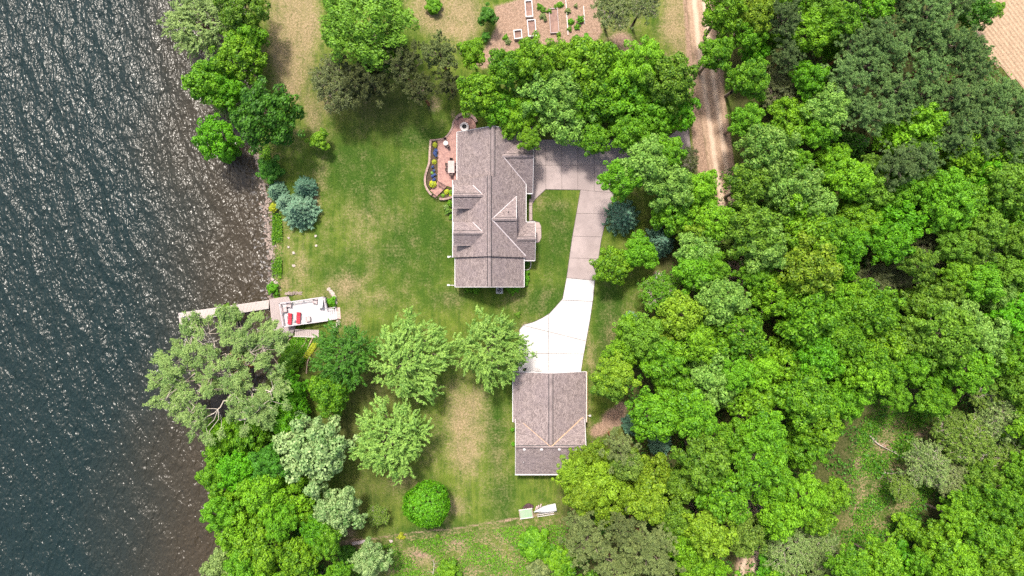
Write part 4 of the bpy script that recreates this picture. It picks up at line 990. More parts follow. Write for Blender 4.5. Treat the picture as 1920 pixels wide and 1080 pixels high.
for i in range(9):
    mb = MB(); mb.rock((random.uniform(-.3,.75), random.uniform(-.4,.5), .15), random.uniform(.22,.4), 80+i); mb.build('stone', RK if i % 2 else GREYM, sp)
mb = MB(); mb.bar((-.9,-.3,.1), (-.75,.1,.5), .07); mb.bar((-.75,.1,.5), (-.35,.15,.5), .07); mb.build('pipe', WHITE, sp)

# ------------------------------------------------------------------ vegetation prototypes
def unit(v): return v/np.maximum(np.linalg.norm(v, axis=-1, keepdims=True), 1e-9)
def rdir(n): return unit(rng.normal(size=(n, 3)))
def leaves(pos, nrm, tdir, length, width, val, fold=0.0):
    """quads centred on pos"""
    t = unit(tdir-nrm*np.sum(tdir*nrm, -1, keepdims=True)); s = np.cross(nrm, t)
    L = length[:, None]*.5; Wd = width[:, None]*.5
    v = np.stack([pos-t*L, pos+s*Wd-t*L*.1, pos+t*L, pos-s*Wd-t*L*.1], 1)
    n = len(pos); f = np.arange(n*4).reshape(n, 4)
    return v.reshape(-1, 3), f, val
def tubes(segs, n=5):
    """segs: list of (a,b,ra,rb) -> verts, faces"""
    V, Fc = [], []; o = 0
    for a, b, ra, rb in segs:
        a, b = np.array(a, float), np.array(b, float); d = b-a; L = np.linalg.norm(d)
        if L < 1e-6: continue
        d /= L; u = np.cross(d, [0, 0, 1.]) if abs(d[2]) < .95 else np.cross(d, [1., 0, 0]); u /= np.linalg.norm(u); w = np.cross(d, u)
        an = np.arange(n)*2*np.pi/n; ring = np.cos(an)[:, None]*u+np.sin(an)[:, None]*w
        V += [a+ring*ra, b+ring*rb]
        for j in range(n): k = (j+1) % n; Fc.append((o+j, o+k, o+n+k, o+n+j))
        o += 2*n
    return np.concatenate(V), np.array(Fc)
def limb_path(a, b, ra, rb, k=4, wob=.06):
    a, b = np.array(a, float), np.array(b, float); pts = [a]
    for i in range(1, k): t = i/k; pts.append(a+(b-a)*t+rng.normal(size=3)*wob*np.linalg.norm(b-a)*.6+np.array([0,0,1])*np.sin(t*np.pi)*-.04)
    pts.append(b); return [(pts[i], pts[i+1], ra+(rb-ra)*i/k, ra+(rb-ra)*(i+1)/k) for i in range(k)]

def dome_points(n, zmin=-.25, jit=.12, rad=(.62, 1.0), flat=.85):
    g = np.arange(n)+.5; zz = 1-(1-zmin)*g/n; th = np.pi*(1+5**.5)*g+rng.uniform(0, 6)
    r = np.sqrt(np.maximum(0, 1-zz**2)); d = np.stack([r*np.cos(th), r*np.sin(th), zz], 1)
    d = unit(d+rng.normal(size=d.shape)*jit)
    return d*rng.uniform(rad[0], rad[1], n)[:, None]*np.array([1, 1, flat]), d
def proto_broad(seed, n=150, per=135, rc=(.09, .175), leaf=.066, asp=1.5, lobes=5, lobe_amp=.18, wind=.5, sparse=0.0):
    global rng; rng = np.random.default_rng(seed)
    c, d = dome_points(n, rad=(.55, 1.03)); ph = rng.uniform(0, 6.3, 3)
    az = np.arctan2(c[:, 1], c[:, 0]); k = 1+lobe_amp*np.sin(lobes*az+ph[0])+.08*np.sin((lobes+3)*az+ph[1])
    c[:, :2] *= k[:, None]*.86; c[:, 2] *= 1+.12*np.sin(3*az+ph[2]); c[:, 2] += .14*np.sin(7*c[:, 0]+ph[0])*np.sin(7*c[:, 1]+ph[1])
    if sparse: keep = rng.random(n) > sparse; c, d = c[keep], d[keep]
    R = rng.uniform(rc[0], rc[1], len(c)); Pn, Nn, Tn, Vn = [], [], [], []; wd = unit(np.array([[.75, .6, .1]]))
    for i in range(len(c)):
        m_ = int(per*(R[i]/.2)**2); u = rdir(int(m_*1.7)); w = unit(d[i]+np.array([0, 0, .9]))
        u = u[(u@w) > -.25][:m_]; sh = rng.uniform(.5, 1.25, len(u))**.5
        st = unit(rng.uniform(.75, 1.25, 3)[None])[0]*1.73
        Pn.append(c[i]+u*R[i]*sh[:, None]*np.array([1, 1, .72])*st); Nn.append(unit(u*.8+np.array([0, 0, .45])+rng.normal(size=u.shape)*.42))
        Tn.append(rdir(len(u))+u*.5+wd*wind); cv = rng.random(); Vn.append(np.clip(.35*cv+.75*rng.random(len(u))-.03, 0, 1))
    Pn, Nn, Tn, Vn = map(np.concatenate, (Pn, Nn, Tn, Vn)); N = len(Pn)
    ln = leaf*rng.uniform(.7, 1.35, N)*asp**.5; wdt = leaf*rng.uniform(.7, 1.25, N)/asp**.5
    v, f, val = leaves(Pn, Nn, Tn, ln, wdt, Vn)
    crown = np_mesh('crown', v, f, None, val)
    segs = []; base = np.array([0, 0, -.75])
    for i in rng.permutation(len(c))[:16]: segs += limb_path(base+np.array([0, 0, rng.uniform(0, .5)]), c[i]*.9, .035, .010, 4)
    tv, tf = tubes(segs); limb = np_mesh('limbs', tv, tf)
    return crown, limb
def proto_willow(seed, n=210, per=24, leafl=.12, leafw=.022):
    """long drooping sprays pointing outwards"""
    global rng; rng = np.random.default_rng(seed)
    c, d = dome_points(n, -.2, .18, (.45, .96), .8); az = np.arctan2(c[:, 1], c[:, 0]); c[:, :2] *= (1+.12*np.sin(4*az+seed)+.08*np.sin(7*az))[:, None]*.9
    Pn, Nn, Tn, Vn = [], [], [], []; wd = np.array([.45, .35, 0])
    for i in range(n):
        out = unit((d[i]*np.array([1, 1, .25])+rng.normal(size=3)*.30+wd)[None])[0]; cv = rng.random()
        for s_ in range(5):
            o2 = unit((out+rng.normal(size=3)*.35)[None])[0]; st_ = c[i]+rng.normal(size=3)*.05; L = rng.uniform(.08, .19); m_ = per//2+3
            t = np.linspace(0, 1, m_); p = st_+o2*(t*L)[:, None]+np.array([0, 0, -1])*(t**2*L*.45)[:, None]+rng.normal(size=(m_, 3))*.012
            Pn.append(p); Tn.append(o2+rng.normal(size=(m_, 3))*.45-np.array([0, 0, .2])); Nn.append(unit(np.array([0, 0, 1.])+rng.normal(size=(m_, 3))*.5+o2*.3))
            Vn.append(np.clip(.35*cv+.7*rng.random(m_), 0, 1))
    Pn, Nn, Tn, Vn = map(np.concatenate, (Pn, Nn, Tn, Vn)); N = len(Pn)
    v, f, val = leaves(Pn, Nn, Tn, leafl*rng.uniform(.5, 1.1, N)*.6, leafw*rng.uniform(.8, 1.5, N), Vn)
    segs = []
    for i in rng.permutation(n)[:22]: segs += limb_path((0, 0, -.7+rng.uniform(0, .4)), c[i]*.92, .03, .006, 4)
    tv, tf = tubes(segs); return np_mesh('crown', v, f, None, val), np_mesh('limbs', tv, tf)
def proto_pine(seed, n=70, per=38, rc=.105, ln=.085, wd=.013):
    """tufts of needles at branch tips"""
    global rng; rng = np.random.default_rng(seed)
    c, d = dome_points(n, -.15, .2, (.35, .98), 1.0); az = np.arctan2(c[:, 1], c[:, 0]); c[:, :2] *= (1+.16*np.sin(5*az+seed)+.1*np.sin(8*az+2*seed))[:, None]*.88
    Pn, Nn, Tn, Vn = [], [], [], []
    for i in range(n):
        for s_ in range(9):
            cc = c[i]+rng.normal(size=3)*np.array([.062, .062, .035]); ax = unit((np.array([.15, .1, .8])+d[i]*.6+rng.normal(size=3)*.3)[None])[0]; u = unit(rdir(per)+ax*.75)
            p = cc+u*rc*.32; Pn.append(p); Tn.append(u); Nn.append(unit(np.cross(u, rdir(per))+np.array([0, 0, .5]))); Vn.append(np.clip(.35*rng.random()+.65*rng.random(per), 0, 1))
    Pn, Nn, Tn, Vn = map(np.concatenate, (Pn, Nn, Tn, Vn)); N = len(Pn)
    v, f, val = leaves(Pn, Nn, Tn, ln*rng.uniform(.7, 1.1, N), wd*rng.uniform(1., 1.8, N), Vn)
    segs = []
    for i in rng.permutation(n)[:26]: segs += limb_path((0, 0, -.8+rng.uniform(0, .9)), c[i]*.96, .024, .008, 3)
    tv, tf = tubes(segs); return np_mesh('crown', v, f, None, val), np_mesh('limbs', tv, tf)
def proto_spruce(seed, tiers=11, br=15, dense=1.0, tall=2.0):
    """whorled drooping boughs; unit radius, z from -tall*.5 to +tall*.5"""
    global rng; rng = np.random.default_rng(seed); Pn, Nn, Tn, Vn = [], [], [], []; segs = []
    for t in range(tiers):
        f_ = t/(tiers-1); z = tall*(-.42+.9*f_); R = (1-f_)**.85*1.0+.05
        for b in range(max(5, int(br*(1-.5*f_)))):
            a = 2*np.pi*(b+rng.random()*.6)/max(5, int(br*(1-.5*f_)))+t*.7; L = R*rng.uniform(.82, 1.08); o = np.array([np.cos(a), np.sin(a), 0]); s = np.array([-o[1], o[0], 0])
            m_ = int((14+90*L)*dense); tt = rng.random(m_)**.7; hw = .17*(1-.55*tt)*min(1, L+.25)
            side = rng.uniform(-1, 1, m_); p = o*(tt*L)[:, None]+s*(side*hw)[:, None]+np.array([0, 0, 1.])*(z-.30*tt*L+.22*tt**2*L*L-.06*side**2+rng.normal(size=m_)*.018)[:, None]
            Pn.append(p); Tn.append(o*.9+s*(side*.8)[:, None]+rng.normal(size=(m_, 3))*.25); Nn.append(unit(np.array([0, 0, 1.])+rng.normal(size=(m_, 3))*.42)); Vn.append(np.clip(.25+.7*rng.random(m_), 0, 1))
            segs.append(((0, 0, z), o*L*.9+np.array([0, 0, z-.12*L]), .014, .004))
    Pn, Nn, Tn, Vn = map(np.concatenate, (Pn, Nn, Tn, Vn)); N = len(Pn)
    v, f, val = leaves(Pn, Nn, Tn, .115*rng.uniform(.7, 1.3, N), .030*rng.uniform(.8, 1.5, N), Vn)
    tv, tf = tubes(segs); return np_mesh('crown', v, f, None, val), np_mesh('limbs', tv, tf)
def proto_branchy(seed, n=70, per=60, sub=5, leafs=.045, rspread=.1, big=False, twig=True):
    """open crown: limbs fork visibly, leaves only in sprays round the twigs"""
    global rng; rng = np.random.default_rng(seed); c, d = dome_points(n, -.1, .16, (.55, 1.0), .62)
    az = np.arctan2(c[:, 1], c[:, 0]); c[:, :2] *= (1+.12*np.sin(4*az+seed))[:, None]*.93
    segs = []; hubs = []; nh = 8 if not big else 9; zb = -.75
    for i in range(nh):
        a = 2*np.pi*i/nh+rng.random()*.5; r = rng.uniform(.28, .45); h = np.array([r*np.cos(a), r*np.sin(a), rng.uniform(.12, .3)]); hubs.append(h)
        segs += limb_path((0, 0, zb+.35*rng.random()), h, .038 if not big else .030, .018, 5, .10)
    hubs = np.array(hubs); Pn, Nn, Tn, Vn = [], [], [], []
    for i in range(n):
        h = hubs[np.argmin(np.linalg.norm(hubs[:, :2]-c[i, :2], axis=1))]; segs += limb_path(h, c[i], .013, .004, 4, .10)
        for s_ in range(sub):
            e = c[i]+rng.normal(size=3)*np.array([rspread, rspread, rspread*.5])
            if twig: segs.append((c[i], e, .004, .002))
            out = unit((d[i]*.6+rng.normal(size=3)*.5)[None])[0]; m_ = max(3, per//sub); t = rng.random(m_)
            p = e+out*(t*.11)[:, None]+rng.normal(size=(m_, 3))*.028; Pn.append(p); Tn.append(out+rng.normal(size=(m_, 3))*.6); Nn.append(unit(np.array([0, 0, 1.])+rng.normal(size=(m_, 3))*.55)); Vn.append(np.clip(.35*rng.random()+.65*rng.random(m_), 0, 1))
    Pn, Nn, Tn, Vn = map(np.concatenate, (Pn, Nn, Tn, Vn)); N = len(Pn)
    v, f, val = leaves(Pn, Nn, Tn, leafs*1.3*rng.uniform(.7, 1.3, N), leafs*.6*rng.uniform(.7, 1.3, N), Vn)
    tv, tf = tubes(segs, 5); return np_mesh('crown', v, f, None, val), np_mesh('limbs', tv, tf)
def proto_giant(seed):
    """wide old crown: a few thick visible limbs, forking, sprays of leaves held in separate clouds"""
    global rng; rng = np.random.default_rng(seed); thick, thin = [], []; tips = []
    for i in range(7):
        a = 2*np.pi*i/7+rng.uniform(-.25, .25); r = rng.uniform(.30, .42); h = np.array([r*np.cos(a), r*np.sin(a), rng.uniform(.05, .25)])
        thick += limb_path((.02*np.cos(a), .02*np.sin(a), -.5), h, .034, .020, 5, .14)
        for j in range(4):
            b = a+rng.uniform(-.6, .6); r2 = rng.uniform(.55, .78); g = np.array([r2*np.cos(b), r2*np.sin(b), h[2]+rng.uniform(.05, .30)])
            thin += limb_path(h, g, .015, .008, 5, .12)
            for k in range(6):
                c_ = b+rng.uniform(-.45, .45); r3 = rng.uniform(.55, 1.02)*(1+.08*np.sin(5*c_)); e = np.array([r3*np.cos(c_), r3*np.sin(c_), g[2]+rng.uniform(-.12, .2)-.25*(r3-.7)])
                thin += limb_path(g, e, .006, .0025, 3, .12); tips.append((e, c_))
        for j in range(7):
            b = rng.uniform(0, 6.28); r2 = rng.uniform(.1, .5); tips.append((np.array([r2*np.cos(b), r2*np.sin(b), rng.uniform(.15, .55)]), b)); thin += limb_path(h, tips[-1][0], .008, .003, 4, .12)
    Pn, Nn, Tn, Vn = [], [], [], []
    for e, a in tips:
        cv = rng.random()
        for s_ in range(11):
            o = unit(np.array([[np.cos(a), np.sin(a), .0]])+rng.normal(size=(1, 3))*.55)[0]; p0 = e+rng.normal(size=3)*np.array([.035, .035, .03]); thin.append((e, p0+o*.05, .002, .001)); m_ = 31
            t = rng.random(m_); p = p0+o*(t*.10-.03)[:, None]+rng.normal(size=(m_, 3))*.012; Pn.append(p); Tn.append(o+rng.normal(size=(m_, 3))*.5); Nn.append(unit(np.array([0, 0, 1.])+rng.normal(size=(m_, 3))*.5)); Vn.append(np.clip(.4*cv+.65*rng.random(m_), 0, 1))
    Pn, Nn, Tn, Vn = map(np.concatenate, (Pn, Nn, Tn, Vn)); N = len(Pn)
    v, f, val = leaves(Pn, Nn, Tn, .030*rng.uniform(.7, 1.3, N), .012*rng.uniform(.7, 1.3, N), Vn)
    tv, tf = tubes(thin, 4); tv2, tf2 = tubes(thick, 7); global BOUGH; BOUGH = np_mesh('bough', tv2, tf2)
    return np_mesh('crown', v, f, None, val), np_mesh('limbs', tv, tf)
def proto_round(seed):
    global rng; rng = np.random.default_rng(seed); c, d = dome_points(330, -.3, .03, (.93, 1.0), .85); Pn, Nn, Tn, Vn = [], [], [], []
    az = np.arctan2(c[:, 1], c[:, 0]); c[:, :2] *= (1+.035*np.sin(3*az+1)+.03*np.sin(7*az)+rng.normal(size=len(c))*.02)[:, None]
    for i in range(len(c)):
        m_ = 34; u = rdir(m_); p = c[i]*.95+u*.075; Pn.append(p); Nn.append(unit(d[i]+rng.normal(size=u.shape)*.5)); Tn.append(u+np.array([.1, -.5, -.1])); Vn.append(np.clip(.25*rng.random()+.75*rng.random(m_), 0, 1))
    Pn, Nn, Tn, Vn = map(np.concatenate, (Pn, Nn, Tn, Vn)); N = len(Pn)
    v, f, val = leaves(Pn, Nn, Tn, .085*rng.uniform(.7, 1.3, N), .05*rng.uniform(.7, 1.3, N), Vn)
    tv, tf = tubes([((0, 0, -.8), (0, 0, .3), .06, .03)]); return np_mesh('crown', v, f, None, val), np_mesh('limbs', tv, tf)
def proto_hosta(seed, n=46):
    global rng; rng = np.random.default_rng(seed); a = rng.uniform(0, 6.28, n); t = rng.random(n)**.6; o = np.stack([np.cos(a), np.sin(a), np.zeros(n)], 1)
    p = o*(t*.62)[:, None]+np.array([0, 0, 1.])*(.75-.55*t**1.5)[:, None]; nr = unit(np.array([0, 0, 1.])+o*(t*.8)[:, None]+rng.normal(size=(n, 3))*.15)
    v, f, val = leaves(p, nr, o-np.array([0, 0, .3]), .55*rng.uniform(.7, 1.2, n), .30*rng.uniform(.8, 1.2, n), np.clip(t*.5+rng.random(n)*.5, 0, 1))
    tv, tf = tubes([((0, 0, 0), (0, 0, .5), .04, .02)]); return np_mesh('crown', v, f, None, val), np_mesh('limbs', tv, tf)

PROTO = {
 'b': [proto_broad(11), proto_broad(12, 135, 140, (.10, .20), lobes=4, lobe_amp=.22), proto_broad(13, 165, 130, (.09, .17), lobes=6, lobe_amp=.15, wind=1.4),
       proto_broad(14, 125, 140, (.11, .20), lobes=3, lobe_amp=.24), proto_broad(15, 150, 135, (.09, .18), lobes=5, lobe_amp=.2, wind=2.2, asp=2.0), proto_broad(16, 140, 135, (.10, .18), lobes=7, lobe_amp=.16, sparse=.10)],
 's': [proto_broad(21, 44, 110, (.17, .30), .11, lobes=4, lobe_amp=.25), proto_broad(22, 50, 105, (.15, .28), .11, lobes=3, lobe_amp=.3), proto_broad(23, 38, 100, (.17, .30), .11, lobes=5, lobe_amp=.3, sparse=.12)],
 'B': [proto_broad(31, 330, 210, (.08, .14), .042, lobes=5, lobe_amp=.08, wind=1.5, asp=2.0)],
 'w': [proto_willow(41), proto_willow(42), proto_willow(43)],
 'p': [proto_pine(51), proto_pine(52, 62), proto_pine(53, 78)],
 'f': [proto_spruce(61), proto_spruce(62, 12, 17)],
 'd': [proto_spruce(63, 12, 19, 1.6, 1.5)],
 'o': [proto_branchy(71, 95, 100, 6, .05), proto_branchy(72, 110, 110, 6, .05), proto_branchy(73, 90, 120, 6, .05)],
 'G': [proto_giant(81)],
 'r': [proto_round(91)],
 'h': [proto_hosta(95), proto_hosta(96)],
}
tv, tf = tubes([((0, 0, 0), (.03, .02, .35), 1.0, .8), ((.03, .02, .35), (-.02, .03, .7), .8, .68), ((-.02, .03, .7), (0, 0, 1), .68, .5)], 8); TRUNK = np_mesh('trunk', tv, tf)

cnt = {}
def plant(px, py, r, kind, hue, label=None, h=None, name=None, cat=None, group=None, squash=None, variant=None):
    """px,py: where the crown's middle shows; r: its radius in photo pixels"""
    k = cnt.get(kind, 0); cnt[kind] = k+1; pr = PROTO[kind]; crown, limb = pr[(k if variant is None else variant) % len(pr)]
    R = r*S
    if h is None: h = {'b': 6.2+R*1.35, 's': R*1.9, 'B': 14, 'w': 5+R*1.15, 'p': 7+R*1.7, 'f': R*2.6, 'd': R*1.7, 'o': 3+R*1.3, 'G': 15, 'r': R*1.9, 'h': R*1.0}[kind]
    if kind == 'b' and label is None: h += random.uniform(-2.2, 2.8)
    g = 0.0 if px > 560 else gz(px, py)
    zr = R*{'b': 1.12, 's': .85, 'B': .75, 'w': .85, 'p': .95, 'f': 1.2, 'd': 1.15, 'o': .9, 'G': .62, 'r': .95, 'h': 1.0}[kind]*(squash or 1)
    if kind in 'fd': zc = h*.5
    elif kind == 'h': zc = 0.0
    else: zc = max(h-zr*.85, zr*.3)
    R *= (H-zc*1.0-.4*zr)/H*{'b': 1.0 if label is None else 1.07, 'w': 1.12}.get(kind, 1.0)
    x, y, _ = P(px, py, zc+.2*zr+g)
    low = kind in 'shr'
    nm = name or {'b': 'broadleaf_tree', 's': 'shrub', 'B': 'broadleaf_tree', 'w': 'silver_maple_tree', 'p': 'pine_tree', 'f': 'spruce_tree', 'd': 'spruce_tree', 'o': 'open_crown_tree', 'G': 'old_lakeside_tree', 'r': 'round_tree', 'h': 'hosta'}[kind]
    ct = cat or ('shrub' if kind == 's' else 'plant' if kind == 'h' else 'tree')
    root = empty(nm, (x, y, g), random.uniform(0, 6.28), label or autolabel(px, py, kind, hue, r), ct, group)
    if kind in 'bpo': # wood that leans a little away from its neighbours
        root.rotation_euler = (random.uniform(-.05,.05), random.uniform(-.05,.05), root.rotation_euler[2])
    if kind == 'G': root.rotation_euler = (0, 0, 0.4)
    for nm2, dat, mt in (('crown', crown, LEAF[hue]), ('limbs', limb, BARKP if kind in 'oG' and hue != 'opine' else BARK)):
        if nm2 == 'limbs' and kind == 'h': continue
        o = bpy.data.objects.new(nm2, dat); 
        if not dat.materials: dat.materials.append(mt)
        link(o, root); o.location = (0, 0, zc); o.scale = (R*random.uniform(.95, 1.05), R*random.uniform(.95, 1.05), zr)
        o.material_slots[0].link = 'OBJECT'; o.material_slots[0].material = mt
    if kind == 'G':
        o = bpy.data.objects.new('bough', BOUGH); BOUGH.materials.append(BARKR); link(o, root); o.location = (0, 0, zc); o.scale = (R, R, zr)
    if kind not in 'h':
        o = bpy.data.objects.new('trunk', TRUNK)
        if not TRUNK.materials: TRUNK.materials.append(BARK)
        link(o, root); tr = max(.05, .022*h*(.7 if low else 1)); o.scale = (tr, tr, max(zc*.9 if kind not in 'fd' else h*.85, .15)); o.location = (0, 0, -.05)
        o.material_slots[0].link = 'OBJECT'; o.material_slots[0].material = BARKR if kind in 'pG' else BARK
    return root

HUEW = {'lime': 'bright lime green', 'green': 'fresh green', 'vivid': 'vivid green', 'mid': 'mid green', 'pale': 'pale green', 'silver': 'silvery green', 'ash': 'green', 'olive': 'olive green', 'yellow': 'yellow green',
        'dark': 'dark green', 'deep': 'dull dark green', 'pine': 'dark grey green', 'opine': 'brownish olive', 'gpine': 'grey green', 'willow': 'pale yellowish', 'grey': 'grey green', 'blue': 'blue', 'teal': 'teal', 'gold': 'golden'}
KINDW = {'b': 'leafy tree', 's': 'shrub', 'B': 'tree', 'w': 'feathery maple', 'p': 'tufted pine', 'f': 'spruce', 'd': 'spruce', 'o': 'open crowned tree', 'G': 'tree', 'r': 'tree', 'h': 'hosta'}
AUTO = []
def autolabel(px, py, kind, hue, r):
    AUTO.append((px, py, kind, hue, r)); return '@%d' % (len(AUTO)-1)
ORD = ['first','second','third','fourth','fifth','sixth','seventh','eighth','ninth','tenth','eleventh','twelfth']
def finish_labels():
    """words for the trees of the woods: where in the woods, and between which neighbours"""
    roots = {}
    for o in scene.collection.objects:
        if o.parent is None and isinstance(o.get('label'), str) and o['label'].startswith('@'): roots[int(o['label'][1:])] = o
    al = AUTO; n = len(al)
    pines = sorted([i for i in range(n) if al[i][2] == 'p' and al[i][0] > 1560 and al[i][1] < 330], key=lambda i: al[i][1]); used = set()
    for k in range(0, len(pines), 5):
        for m_, i in enumerate(sorted(pines[k:k+5], key=lambda i: al[i][0])):
            e = ('leftmost','second from the left','middle one','second from the right','rightmost')[m_] if len(pines[k:k+5]) == 5 else ORD[m_]+' from the left'
            lb = f'{HUEW[al[i][3]]} pine, {e} in the {ORD[k//5]} row of the pine stand'; used.add(lb); roots[i]['label'] = lb
    def near(i, dx, dy, skip=0):
        c = []
        for j in range(n):
            if j == i: continue
            vx, vy = al[j][0]-al[i][0], al[j][1]-al[i][1]; d = math.hypot(vx, vy)
            if d < 150 and (vx*dx+vy*dy)/d > .7: c.append((d, j))
        c.sort(); return c[skip][1] if len(c) > skip else None
    for i in range(n):
        if i in pines: continue
        px, py, kind, hue, r = al[i]
        v = ['top','upper','upper middle','middle','lower middle','lower','bottom'][min(6, int(py/155))]
        if px < 660: w = f'{v} shore wood'
        else: w = v+' woods, '+['garage side','road side','left of centre','centre','right of centre','right side','far right edge'][min(6, max(0, int((px-1060)/123)))]
        base = ('small ' if r < 36 else 'big ' if r > 54 else '')+HUEW[hue]+' '+{'b':'tree','s':'shrub','o':'open tree','p':'pine','f':'spruce','d':'spruce','w':'maple'}.get(kind, 'tree')
        cands = [f'{base}, {w}']
        for nm, d in (('below', (0,-1)), ('above', (0,1)), ('right of', (-1,0)), ('left of', (1,0))):
            j = near(i, *d)
            if j is not None: cands.append(f'{base}, {w}, {nm} a {HUEW[al[j][3]]} one')
        for a, da, b, db in (('below', (0,-1), 'right of', (-1,0)), ('above', (0,1), 'left of', (1,0)), ('below', (0,-1), 'above', (0,1)), ('left of', (1,0), 'right of', (-1,0))):
            j, k = near(i, *da), near(i, *db)
            if j is not None and k is not None: cands.append(f'{base}, {w}, {a} {HUEW[al[j][3]].split()[0]} and {b} {HUEW[al[k][3]].split()[0]} trees')
        lb = next((c for c in cands if c not in used and len(c.split()) <= 16), None)
        if lb is None:
            lb = cands[0]+', tucked among its lookalikes'
        used.add(lb); roots[i]['label'] = lb

